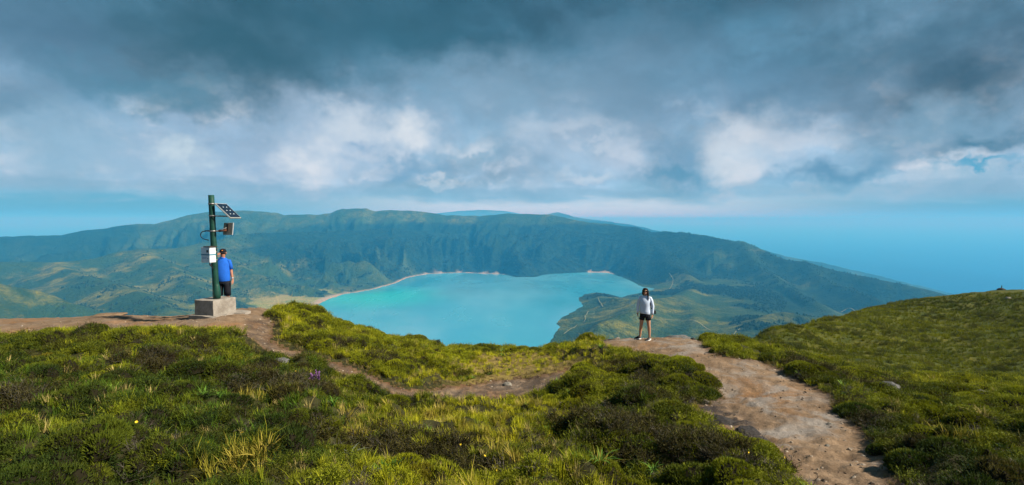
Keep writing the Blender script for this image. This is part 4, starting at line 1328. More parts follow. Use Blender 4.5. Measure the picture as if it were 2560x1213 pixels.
# cabinet
e1, e2 = Vector((0.92, -0.38, 0)), Vector((0.38, 0.92, 0))
cc = pix_local(524.5, 657, 14.72)
box0 = cc - e1 * 0.345
cabn = emit('cabinet', box_bm(box0, e1 * 0.345, e2 * 0.20, ZU * 0.435, 0.010), M_CAB, st, label='white metal cabinet with a blue stripe')
emit('stripe', box_bm(box0 - e2 * 0.003 + ZU * 0.205 - e1 * 0.003, e1 * 0.351, e2 * 0.206, ZU * 0.035), M_STRIPE, cabn)
emit('lock', box_bm(box0 - e2 * 0.016 + e1 * 0.235 + ZU * 0.285, e1 * 0.055, e2 * 0.016, ZU * 0.075, 0.004), M_BLACK, cabn)
emit('small_lock', box_bm(box0 - e2 * 0.010 + e1 * 0.265 + ZU * 0.105, e1 * 0.022, e2 * 0.010, ZU * 0.026, 0.003), M_BLACK, cabn)
for i, (zl, wd) in enumerate(((0.150, .17), (0.128, .19), (0.106, .15))):          # three blurred lines of print
    x0 = 0.03
    while x0 < 0.03 + wd:
        w_ = 0.022 + 0.014 * ((i * 7 + int(x0 * 100)) % 3)
        emit('printed_word', box_bm(box0 - e2 * 0.0025 + e1 * x0 + ZU * zl, e1 * min(w_, 0.03 + wd - x0 + .01), e2 * 0.002, ZU * 0.010), M_TEXT, cabn)
        x0 += w_ + 0.010
emit('cabinet_roof', box_bm(box0 - e1 * 0.01 - e2 * 0.015 + ZU * 0.437 + e1 * .12, e1 * 0.26, e2 * 0.25, ZU * 0.025, 0.003), M_DARK, cabn)
cb2 = curve([cc - e1 * 0.15 + e2 * 0.1, cc - e1 * 0.13 + e2 * .1 - ZU * 0.08, cc - e1 * 0.05 + e2 * .14 - ZU * 0.16, pole_at(zpx(672)) - Vector((.06, .06, 0))])
emit('cable', tube_bm(cb2, [0.010] * len(cb2), 8), M_BLACK, st, True)
band(zpx(630), 0.092, 0.03); band(zpx(650), 0.092, 0.03)
for z in (0.55, 0.95, 1.5, 1.95): emit('pole_seam', tube_bm([pole_at(z), pole_at(z + .012)], [0.0885, 0.0885], 20), M_GREEN, st, True)
bolt = tube_bm([pole_at(zpx(622)) + Vector((.08, -.03, 0)), pole_at(zpx(622)) + Vector((.14, -.05, 0))], [0.016, 0.016], 8)
emit('bolt', bolt, M_STEEL, st)

# ------------------------------------------------------------------ people
M_SKIN = solid('skin', (0.46, 0.24, 0.15), 0.55, 0.35, 0, 0.12, 12)
M_SKINM = solid('sunburnt_skin', (0.42, 0.19, 0.12), 0.55, 0.35, 0, 0.14, 12)
M_WHITE = solid('pale_knit', (0.56, 0.66, 0.86), 0.9, 0.2, 0, 0.10, 5, 0.15)
M_BLUE = solid('blue_jersey', (0.014, 0.125, 0.60), 0.85, 0.2, 0, 0.22, 4, 0.2)
M_SHORT = solid('black_cloth', (0.010, 0.011, 0.018), 0.85, 0.2, 0, 0.2, 12, 0.3)
M_HAIR = solid('dark_hair', (0.012, 0.008, 0.007), 0.45, 0.4, 0, 0.3, 30, 0.5)
M_SHOE = solid('black_shoe', (0.010, 0.011, 0.014), 0.7, 0.3, 0, 0.3, 20)
M_SOLE = solid('white_sole', (0.75, 0.75, 0.76), 0.6, 0.3, 0, 0.15, 20)
M_LENS = solid('dark_lens', (0.006, 0.006, 0.008), 0.12, 0.5, 0, 0.1, 10)
M_TEETH = solid('smile', (0.75, 0.70, 0.66), 0.4, 0.4, 0, 0.05, 10)
M_ORANGE = solid('orange_badge', (0.55, 0.16, 0.02), 0.7, 0.3, 0, 0.1, 10)
M_SILVER = solid('watch_steel', (0.6, 0.6, 0.62), 0.3, 0.5, 0.8, 0.1, 10)
M_LIP = solid('lips', (0.34, 0.09, 0.08), 0.5, 0.3, 0, 0.1, 10)


def skinned(name, verts, edges, root, mat, parent):
    """one continuous body grown over a skeleton: verts = (x, y, z, radius side, radius front)"""
    me = bpy.data.meshes.new(name)
    me.from_pydata([v[:3] for v in verts], edges, [])
    ob = bpy.data.objects.new(name, me); COL.objects.link(ob)
    md = ob.modifiers.new('skin', 'SKIN'); md.use_smooth_shade = True; md.branch_smoothing = 0.3
    sv = me.skin_vertices[0].data
    for i, v in enumerate(verts): sv[i].radius = (v[3], v[4] if len(v) > 4 else v[3]); sv[i].use_root = (i == root)
    sb = ob.modifiers.new('sub', 'SUBSURF'); sb.levels = 2; sb.render_levels = 2
    dg = bpy.context.evaluated_depsgraph_get(); dg.update()
    nm = bpy.data.meshes.new_from_object(ob.evaluated_get(dg))
    bpy.data.objects.remove(ob); bpy.data.meshes.remove(me)
    nm.name = name; nm.materials.clear(); nm.materials.append(mat)
    nm.polygons.foreach_set('use_smooth', np.ones(len(nm.polygons), bool))
    return link(name, nm, parent)


class Rig:
    def __init__(self): self.v = []; self.e = []

    def add(self, p, r, prev=None, r2=None):
        self.v.append((p[0], p[1], p[2], r, r2 if r2 else r)); i = len(self.v) - 1
        if prev is not None: self.e.append((prev, i))
        return i

    def chain(self, pts, prev):
        for q in pts: prev = self.add(q[:3], q[3], prev, q[4] if len(q) > 4 else None)
        return prev

    def hand(self, wrist, prev, out, curl, thumb, s=1.0):
        """palm and five unequal, slightly bent fingers; out = finger direction, curl = bend direction, thumb = thumb side"""
        o, c_, th = Vector(out).normalized(), Vector(curl).normalized(), Vector(thumb).normalized()
        w = Vector(wrist)
        palm = self.add(w + o * .05 * s, .030 * s, prev, .018 * s)
        kn = self.add(w + o * .085 * s, .032 * s, palm, .014 * s)
        for off, ln in ((.030, .070), (.010, .080), (-.010, .074), (-.030, .058)):
            b = w + o * .09 * s + th * off * s
            a = self.add(b, .0095 * s, kn)
            m_ = self.add(b + (o * .9 + c_ * .35) * ln * .5 * s, .0085 * s, a)
            self.add(b + (o * .9 + c_ * .35) * ln * .5 * s + (o * .6 + c_ * .8) * ln * .45 * s, .0075 * s, m_)
        a = self.add(w + o * .04 * s + th * .036 * s, .0115 * s, palm)
        m_ = self.add(w + o * .068 * s + th * .056 * s + c_ * .012, .010 * s, a)
        self.add(w + o * .098 * s + th * .058 * s + c_ * .026, .0085 * s, m_)


def head(parent, c, s, skin_m, yaw=0.0):
    """face features on a head whose centre is c: nose, ears, mouth, brow"""
    R = Matrix.Rotation(yaw, 3, 'Z')
    f = lambda x, y, z: c + R @ Vector((x, y, z)) * s
    return f


def shoe(parent, heel, toe, z, mark_side):
    """trainer: upper, white sole, side mark"""
    h, tt = Vector((*heel, 0)), Vector((*toe, 0)); d = (tt - h); L = d.length; d.normalize(); sd = Vector((-d.y, d.x, 0))
    bm = bmesh.new(); rings = []
    prof = [(0.00, .028, .075), (0.06, .036, .095), (0.25, .038, .100), (0.45, .042, .080), (0.68, .047, .058), (0.88, .042, .042), (1.0, .020, .026)]
    for u, w, top in prof:
        q = h + d * (L * u)
        rings.append([bm.verts.new(q + sd * w * math.cos(a) + ZU * (z + .022 + max(0, math.sin(a)) * top)) for a in np.linspace(-0.25, math.pi + .25, 9)])
    for a, b in zip(rings[:-1], rings[1:]):
        for k in range(8): bm.faces.new((a[k], a[k + 1], b[k + 1], b[k]))
    bm.faces.new(rings[0]); bm.faces.new(rings[-1][::-1])
    bmesh.ops.recalc_face_normals(bm, faces=bm.faces)
    up = emit('shoe', bm, M_SHOE, parent, True, label='black trainer with a white sole')
    bm = bmesh.new(); lo, hi = [], []
    out = [(0.0, .030), (0.06, .040), (0.3, .041), (0.5, .044), (0.7, .051), (0.9, .046), (1.01, .020)]
    path = [(u, w) for u, w in out] + [(u, -w) for u, w in out[::-1]]
    for u, w in path:
        q = h + d * (L * (u * 1.03 - .02)) + sd * w
        lo.append(bm.verts.new(q + ZU * (z - .004))); hi.append(bm.verts.new(q + ZU * (z + .030 + (.012 if u < .1 else 0))))
    n = len(path)
    for i in range(n): bm.faces.new((lo[i], lo[(i + 1) % n], hi[(i + 1) % n], hi[i]))
    bm.faces.new(lo[::-1]); bm.faces.new(hi)
    bmesh.ops.recalc_face_normals(bm, faces=bm.faces)
    emit('sole', bm, M_SOLE, up)
    bm = bmesh.new(); vs = []                       # the curved white tick on its side
    for u, zz_, wd in ((0.30, .075, .004), (0.42, .050, .010), (0.55, .046, .012), (0.72, .066, .003)):
        w = np.interp(u, [q[0] for q in prof], [q[1] for q in prof]) + .003
        q = h + d * (L * u) + sd * w * mark_side
        vs.append((bm.verts.new(q + ZU * (z + zz_ + wd)), bm.verts.new(q + ZU * (z + zz_ - wd))))
    for a, b in zip(vs[:-1], vs[1:]): bm.faces.new((a[0], b[0], b[1], a[1]))
    emit('side_mark', bm, M_SOLE, up)
    return up


def person_head(parent, c, s, skin_m):
    """nose, mouth, ears as small pieces on the front (-y) of the head"""
    bm = tube_bm([c + Vector((0, -.088, .028)) * s, c + Vector((0, -.106, -.006)) * s, c + Vector((0, -.112, -.022)) * s, c + Vector((0, -.092, -.032)) * s], [(.008 * s, .006 * s), (.012 * s, .010 * s), (.017 * s, .012 * s), (.010 * s, .006 * s)], 8, flat=(1, 0, 0))
    emit('nose', bm, skin_m, parent, True)
    for k in (-1, 1):
        bm = tube_bm([c + Vector((k * .074, .0, .028)) * s, c + Vector((k * .086, .008, .002)) * s, c + Vector((k * .074, .002, -.032)) * s], [.009 * s, .014 * s, .007 * s], 8)
        emit('ear', bm, skin_m, parent, True)


# ---- the woman on the path
gw = hit(1612, 849, GZ)
FWX, FWY = gw.x, gw.y
yaw = math.atan2(-FWX, FWY)
wm = thing('person', 'woman in white long-sleeved top and black shorts standing on the dirt path', 'person', (FWX, FWY, gw.z), yaw)


def gl(x, y):
    """height of the ground under a point of the woman's frame, relative to her origin"""
    q = Matrix.Rotation(yaw, 3, 'Z') @ Vector((x, y, 0))
    return float(sample(GZ, np.array([FWX + q.x]), np.array([FWY + q.y]))[0]) - gw.z


lz, rz_ = gl(-.16, .06), gl(.15, -.06)
SC = 1.0
rg_ = Rig()
pel = rg_.add((0, 0, .86), .135, None, .095)
sp1 = rg_.add((.0, .0, 1.02), .118, pel, .085)
sp2 = rg_.add((-.005, .01, 1.20), .135, sp1, .090)
sp3 = rg_.add((-.005, .015, 1.345), .100, sp2, .070)
nk = rg_.add((-.002, .005, 1.42), .046, sp3, .046)
h1 = rg_.add((0, -.015, 1.478), .058, nk, .066)
h2 = rg_.add((0, -.008, 1.545), .074, h1, .088)
h3 = rg_.add((0, .0, 1.615), .058, h2, .074)
for s, ank, kz in ((-1, (-.150, .06, lz + .085), lz), (1, (.142, -.055, rz_ + .085), rz_)):
    hip = rg_.add((s * .085, 0, .80), .088, pel, .088)
    knee = rg_.chain([(s * .100, .0, .66, .080), (s * .118, ank[1] * .5 - .02, .465, .054), (s * .133, ank[1] * .8 + .012, .34, .053), (ank[0], ank[1], ank[2] + .03, .035), (ank[0], ank[1] - .01, ank[2] - .03, .034)], hip)
    # shoulder - arm - hand
for s, el_, wr in ((-1, (-.222, .015, 1.10), (-.232, -.015, .865)), (1, (.232, .015, 1.085), (.222, -.03, .825))):
    sh = rg_.add((s * .140, .012, 1.325), .046, sp3, .046)
    w_i = rg_.chain([(s * .188, .014, 1.24, .044), (*el_, .036), ((el_[0] + wr[0]) / 2, (el_[1] + wr[1]) / 2, (el_[2] + wr[2]) / 2, .033), (*wr, .024)], sh)
    rg_.hand(wr, w_i, (0.02 * s, -.08, -1), (-s * .8, -.5, 0), (-s * .25, -1, 0), 0.95)
body = skinned('body', rg_.v, rg_.e, pel, M_SKIN, wm)
hc = Vector((0, -.008, 1.545))
person_head(body, hc, 1.0, M_SKIN)
bm = tube_bm([hc + Vector((-.030, -.086, -.048)), hc + Vector((-.012, -.094, -.055)), hc + Vector((.012, -.094, -.055)), hc + Vector((.030, -.086, -.048))], [.003, .0085, .0085, .003], 8)
emit('mouth', bm, M_LIP, body, True)
bm = tube_bm([hc + Vector((-.022, -.0945, -.048)), hc + Vector((0, -.1005, -.052)), hc + Vector((.022, -.0945, -.048))], [.003, .0048, .003], 8)
emit('teeth', bm, M_TEETH, body, True)
# sunglasses
gl_o = emit('sunglasses', tube_bm([hc + Vector((-.076, -.055, .022)), hc + Vector((-.060, -.088, .026)), hc + Vector((0, -.100, .026)), hc + Vector((.060, -.088, .026)), hc + Vector((.076, -.055, .022))], [.006] * 5, 6), M_LENS, body, True)
for k in (-1, 1):
    emit('lens', tube_bm([hc + Vector((k * .034, -.090, .010)), hc + Vector((k * .036, -.107, .010))], [(.030, .022), (.028, .020)], 14, flat=(1, 0, 0)), M_LENS, gl_o, True)
    emit('temple_arm', tube_bm([hc + Vector((k * .072, -.062, .022)), hc + Vector((k * .083, .0, .022))], [.004, .004], 6), M_LENS, gl_o)
# hair: cap of hair, centre parting, long fall over her left shoulder
bm = bmesh.new(); ringsh = []
for i, (zz_, rx, ry, yo) in enumerate([(.112, .012, .012, .0), (.104, .050, .052, .004), (.080, .080, .084, .008), (.045, .092, .092, .018), (.0, .094, .082, .034), (-.05, .090, .066, .050), (-.11, .080, .050, .058), (-.18, .064, .036, .060), (-.23, .030, .018, .058)]):
    ringsh.append([bm.verts.new(hc + Vector((rx * math.cos(a), yo + ry * math.sin(a) * (1 if math.sin(a) > 0 or i < 2 else .9 if i == 2 else .45 if i == 3 else .0 if i == 4 else -.2), zz_ + .004 * math.sin(5 * a)))) for a in np.linspace(0, 2 * math.pi, 20, endpoint=False)])
for a, b in zip(ringsh[:-1], ringsh[1:]):
    for k in range(20): bm.faces.new((a[k], b[k], b[(k + 1) % 20], a[(k + 1) % 20]))
bm.faces.new(ringsh[0]); bm.faces.new(ringsh[-1][::-1])
bmesh.ops.recalc_face_normals(bm, faces=bm.faces)
hair = emit('hair', bm, M_HAIR, body, True, label='long dark hair')
emit('hair_lock', tube_bm([hc + Vector((.050, -.030, .090)), hc + Vector((.088, -.020, .02)), hc + Vector((.090, -.03, -.06)), hc + Vector((.088, -.045, -.14)), hc + Vector((.092, -.07, -.22)), hc + Vector((.086, -.085, -.29))], [(.016, .024), (.018, .034), (.022, .034), (.024, .030), (.022, .024), (.006, .008)], 10, flat=(1, 0, 0)), M_HAIR, hair, True)
emit('hair_lock', tube_bm([hc + Vector((-.048, -.030, .090)), hc + Vector((-.086, -.020, .03)), hc + Vector((-.086, -.015, -.04)), hc + Vector((-.080, .02, -.11))], [(.014, .022), (.016, .030), (.016, .030), (.008, .012)], 10, flat=(1, 0, 0)), M_HAIR, hair, True)
# top: loose torso with sleeves to the wrist, folds
bm = bmesh.new()
tor = [(.835, .168, .122, 0), (.85, .176, .130, 0), (.92, .172, .126, 0), (1.00, .158, .116, 0), (1.10, .158, .118, -.005), (1.20, .166, .124, -.008), (1.28, .168, .112, 0), (1.335, .166, .094, .01), (1.375, .142, .080, .012), (1.400, .104, .074, .010), (1.416, .070, .064, .004)]
rings = []
for i, (zz_, rx, ry, yo) in enumerate(tor):
    rr_ = []
    for k in range(28):
        a = 2 * math.pi * k / 28
        f = 1 + .022 * math.sin(3 * a + zz_ * 31) * (1 if zz_ < 1.3 else .3) + .016 * math.sin(7 * a - zz_ * 40) * (1 if zz_ < 1.1 else .4)
        if 1.12 < zz_ < 1.3 and math.sin(a) < 0: f += .05 * max(0, math.cos(2.2 * (a + math.pi / 2)))
        hem = -.02 * math.cos(a - 0.4) if i == 0 else 0
        rr_.append(bm.verts.new((rx * f * math.cos(a) - .002, yo + ry * f * math.sin(a), zz_ + hem)))
    rings.append(rr_)
for a, b in zip(rings[:-1], rings[1:]):
    for k in range(28): bm.faces.new((a[k], a[(k + 1) % 28], b[(k + 1) % 28], b[k]))
for s, el_, wr in ((-1, (-.222, .015, 1.10), (-.232, -.015, .865)), (1, (.232, .015, 1.085), (.222, -.03, .825))):
    pt = [Vector((s * .085, .012, 1.335)), Vector((s * .148, .013, 1.325)), Vector((s * .192, .014, 1.24)), Vector((s * .210, .016, 1.16)), Vector(el_), Vector(el_) * .6 + Vector(wr) * .4, Vector(el_) * .25 + Vector(wr) * .75, Vector(wr) + Vector((0, 0, -.005))]
    tube_bm(pt, [.062, .064, .056, .052, .050, .046, .043, .038], 14, bm=bm)
emit('long_sleeved_top', bm, M_WHITE, wm, True, label='loose white long-sleeved top')
# shorts
bm = bmesh.new(); rings = []
for zz_, rx, ry in [(.90, .150, .108), (.84, .162, .116), (.79, .166, .116), (.745, .166, .112)]:
    rings.append([bm.verts.new((rx * math.cos(2 * math.pi * k / 24), ry * math.sin(2 * math.pi * k / 24), zz_)) for k in range(24)])
for a, b in zip(rings[:-1], rings[1:]):
    for k in range(24): bm.faces.new((a[k], b[k], b[(k + 1) % 24], a[(k + 1) % 24]))
for s in (-1, 1): tube_bm([(s * .078, 0, .80), (s * .083, 0, .74), (s * .094, 0, .68), (s * .099, -.002, .635)], [(.085, .100), (.086, .104), (.088, .100), (.089, .096)], 18, flat=(1, 0, 0), bm=bm)
bmesh.ops.recalc_face_normals(bm, faces=bm.faces)
emit('shorts', bm, M_SHORT, wm, True, label='short black shorts')
shoe(wm, (-.135, .085), (-.325, -.055), lz, -1)
shoe(wm, (.160, .02), (.075, -.225), rz_, 1)
# camera bag hanging from her left shoulder
bag = thing('camera_bag', 'small black camera bag at the hip of the woman in white', 'bag', tuple(Matrix.Translation(wm.location) @ (Matrix.Rotation(yaw, 4, 'Z') @ Vector((.275, .09, .93)))), yaw)
bb = box_bm(Vector((-.045, -.07, -.085)), Vector((.10, 0, -.02)), Vector((0, .14, 0)), Vector((0, 0, .105)), .016)
emit('bag_body', bb, M_BLACK, bag, True)
bs = bmesh.new()
path = [Vector((-.152, -.045, .455)), Vector((-.150, -.110, .42)), Vector((-.145, -.150, .33)), Vector((-.125, -.155, .22)), Vector((-.105, -.150, .12)), Vector((-.06, -.125, .05)), Vector((-.01, -.05, .0))]
tube_bm(path, [(.013, .003)] * len(path), 8, flat=(1, 0, 0), bm=bs)
emit('strap', bs, M_BLACK, bag, True)

# ---- the man behind the station
MY = 15.75
mg = at(559.5, 762, MY)
gz_m = float(sample(GZ, np.array([mg.x]), np.array([mg.y]))[0])
myaw = math.atan2(-mg.x, mg.y) * 0.55
mn = thing('person', 'man in blue shirt and black cap raising a camera beside the green pole', 'person', (mg.x, mg.y, gz_m), myaw)
hz = mg.z + 1.75 - gz_m                                                # his height so that the cap reaches its place
k = hz / 1.75
r = Rig()
pel = r.add((0, 0, .90 * k), .165, None, .135)
s1 = r.add((0, -.02, 1.04 * k), .160, pel, .145)
s2 = r.add((0, -.01, 1.24 * k), .155, s1, .125)
s3 = r.add((0, .01, 1.40 * k), .120, s2, .085)
n1_ = r.add((.005, .0, 1.475 * k), .058, s3, .060)
a1 = r.add((.012, -.02, 1.535 * k), .066, n1_, .074)
a2_ = r.add((.014, -.012, 1.61 * k), .080, a1, .096)
a3 = r.add((.014, -.005, 1.68 * k), .066, a2_, .082)
for s in (-1, 1):
    hp = r.add((s * .095, 0, .83 * k), .100, pel, .100)
    r.chain([(s * .105, .0, .66 * k, .088), (s * .11, -.01, .47 * k, .062), (s * .115, .015, .34 * k, .062), (s * .12, .02, .10, .042), (s * .125, .01, .05, .040), (s * .14, -.09, .028, .036, .026), (s * .15, -.16, .022, .028, .020)], hp)
# his right arm (picture left) raised, elbow out, hand at the camera
sh = r.add((-.160, .005, 1.375 * k), .050, s3, .050)
wi = r.chain([(-.235, -.05, 1.30 * k, .054), (-.270, -.12, 1.26 * k, .046), (-.205, -.20, 1.39 * k, .042), (-.125, -.245, 1.515 * k, .030)], sh)
r.hand((-.125, -.245, 1.515 * k), wi, (.55, .0, .6), (.3, .55, -.1), (.4, -.3, -.6), 1.0)
sh = r.add((.160, .005, 1.375 * k), .050, s3, .050)
wi = r.chain([(.196, .01, 1.26 * k, .054), (.220, .01, 1.13 * k, .046), (.240, -.015, 1.02 * k, .042), (.268, -.04, .875 * k, .029)], sh)
r.hand((.268, -.04, .875 * k), wi, (.08, -.12, -1), (-.8, -.4, 0), (-.2, -1, 0), 1.05)
mb = skinned('body', r.v, r.e, pel, M_SKINM, mn)
mc = Vector((.014, -.012, 1.595 * k))
person_head(mb, mc, 1.08, M_SKINM)
for kx in (-1, 1): emit('eye', tube_bm([mc + Vector((kx * .034, -.090, .020)), mc + Vector((kx * .034, -.100, .020))], [.010, .008], 8), M_LENS, mb)
emit('mouth', tube_bm([mc + Vector((-.026, -.092, -.052)), mc + Vector((0, -.100, -.055)), mc + Vector((.026, -.092, -.052))], [.003, .006, .003], 8), M_LIP, mb, True)
emit('hair', tube_bm([mc + Vector((0, .03, -.055)), mc + Vector((0, .028, -.01)), mc + Vector((0, .02, .045))], [(.070, .066), (.088, .082), (.090, .090)], 18, flat=(1, 0, 0)), M_HAIR, mb, True)
# shirt with short sleeves, belly
bm = bmesh.new(); rings = []
for zz_, rx, ry, yo in [(.84, .190, .165, -.01), (.90, .196, .178, -.02), (1.0, .198, .186, -.03), (1.10, .194, .178, -.03), (1.22, .190, .158, -.02), (1.33, .188, .132, -.005), (1.395, .172, .108, .006), (1.435, .132, .090, .008), (1.47, .084, .076, .004)]:
    rings.append([bm.verts.new((rx * (1 + .015 * math.sin(5 * a + zz_ * 25)) * math.cos(a), yo + ry * (1 + .015 * math.sin(4 * a - zz_ * 31)) * math.sin(a), zz_ * k)) for a in np.linspace(0, 2 * math.pi, 26, endpoint=False)])
for a, b in zip(rings[:-1], rings[1:]):
    for q in range(26): bm.faces.new((a[q], a[(q + 1) % 26], b[(q + 1) % 26], b[q]))
tube_bm([(.09, .006, 1.38 * k), (.165, .006, 1.375 * k), (.200, .01, 1.26 * k), (.219, .01, 1.15 * k)], [.066, .070, .064, .060], 14, bm=bm)
tube_bm([(-.09, .006, 1.38 * k), (-.165, .0, 1.38 * k), (-.238, -.05, 1.305 * k), (-.262, -.105, 1.265 * k)], [.06, .080, .076, .070], 14, bm=bm)
emit('shirt', bm, M_BLUE, mn, True, label='bright blue short-sleeved shirt')
bm = tube_bm([(.0, -.005, 1.462 * k), (.0, -.006, 1.490 * k)], [(.082, .078), (.074, .070)], 18, flat=(1, 0, 0)); emit('collar', bm, M_BLUE, mn, True)
bm = bmesh.new(); rings = []
for zz_, rx, ry in [(.92, .178, .150), (.84, .186, .155), (.78, .188, .150)]:
    rings.append([bm.verts.new((rx * math.cos(a), -.008 + ry * math.sin(a), zz_ * k)) for a in np.linspace(0, 2 * math.pi, 24, endpoint=False)])
for a, b in zip(rings[:-1], rings[1:]):
    for q in range(24): bm.faces.new((a[q], b[q], b[(q + 1) % 24], a[(q + 1) % 24]))
for s in (-1, 1): tube_bm([(s * .10, 0, .84 * k), (s * .103, 0, .72 * k), (s * .108, 0, .58 * k), (s * .110, -.004, .445 * k)], [(.102, .135), (.104, .130), (.098, .115), (.098, .108)], 18, flat=(1, 0, 0), bm=bm)
bmesh.ops.recalc_face_normals(bm, faces=bm.faces)
emit('shorts', bm, M_SHORT, mn, True, label='knee-length black shorts')
# cap: crown, peak, badge
cpn = emit('cap', tube_bm([mc + Vector((0, .008, .040)), mc + Vector((0, .008, .080)), mc + Vector((0, .010, .115)), mc + Vector((0, .012, .138))], [(.094, .106), (.093, .105), (.074, .084), (.022, .026)], 20, flat=(1, 0, 0)), M_SHORT, mn, True, label='black cap with an orange badge')
bm = bmesh.new()
arc = [bm.verts.new(mc + Vector((.088 * math.sin(a), -.055 - .105 * math.cos(a), .046 - .018 * math.cos(a)))) for a in np.linspace(-1.5, 1.5, 11)]
arc2 = [bm.verts.new(v.co + Vector((0, 0, .008))) for v in arc]
bm.faces.new(arc); bm.faces.new(arc2[::-1])
for q in range(10): bm.faces.new((arc[q], arc2[q], arc2[q + 1], arc[q + 1]))
bm.faces.new((arc[-1], arc2[-1], arc2[0], arc[0]))
bmesh.ops.recalc_face_normals(bm, faces=bm.faces)
emit('peak', bm, M_SHORT, cpn)
emit('badge', tube_bm([mc + Vector((0, -.088, .082)), mc + Vector((0, -.104, .078))], [(.026, .018), (.022, .014)], 12, flat=(1, 0, 0)), M_ORANGE, cpn, True)
emit('watch', tube_bm([(.263, -.034, .895 * k), (.257, -.027, .925 * k)], [.036, .037], 14), M_SILVER, mn, True)
for s in (-1, 1): shoe(mn, (s * .115, .06), (s * .155, -.20), -.0, s)
# the camera he holds
co_ = thing('camera', 'small dark camera held up by the man in blue', 'camera', tuple(Vector(mn.location) + Matrix.Rotation(myaw, 3, 'Z') @ Vector((.035, -.185, 1.585 * k))), myaw)
emit('camera_body', box_bm(Vector((-.080, -.012, -.012)), Vector((.16, 0, 0)), Vector((0, .024, 0)), Vector((0, 0, .055)), .006), M_BLACK, co_, True)
emit('lens', tube_bm([(.02, -.011, .016), (.02, -.026, .016)], [.020, .018], 14), M_LENS, co_, True)

# ------------------------------------------------------------------ single plants and stones
def shrub_mesh(seed, color, n=3600, R=1.0, H=0.72, brown=0.0):
    """a lumpy heath shrub: dark twiggy inside, many short sprigs on the lobes"""
    r = random.Random(seed); T = Tris()
    lobes = [(Vector((0, 0, 0)), .72, .95)] + [(Vector((math.cos(a), math.sin(a), 0)) * r.uniform(.35, .62), r.uniform(.32, .5), r.uniform(.5, .9)) for a in [r.uniform(0, 6.28) for _ in range(7)]]
    for c, lr, lh in lobes:
        b = len(T.v); T.dome(lr * .80, lh * H * .80, r, 12, 4, .1)
        for i in range(b, len(T.v)): T.v[i] = T.v[i] + c
    core = len(T.f)
    for i in range(n):
        c, lr, lh = lobes[r.randrange(len(lobes))]
        d = ball(r, 0.0).normalized()
        b = c + Vector((d.x * lr * .84, d.y * lr * .84, d.z * lh * H * .84))
        nd = Vector((d.x, d.y, d.z + .35)).normalized()
        for q in range(3): T.needle(b, (nd + Vector((r.uniform(-.55, .55), r.uniform(-.55, .55), r.uniform(-.3, .6)))).normalized(), r.uniform(.06, .16), .012, r)
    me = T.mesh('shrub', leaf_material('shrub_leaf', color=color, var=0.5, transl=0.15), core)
    for v in me.vertices: v.co = Vector((v.co.x * R, v.co.y * R, v.co.z))
    return me


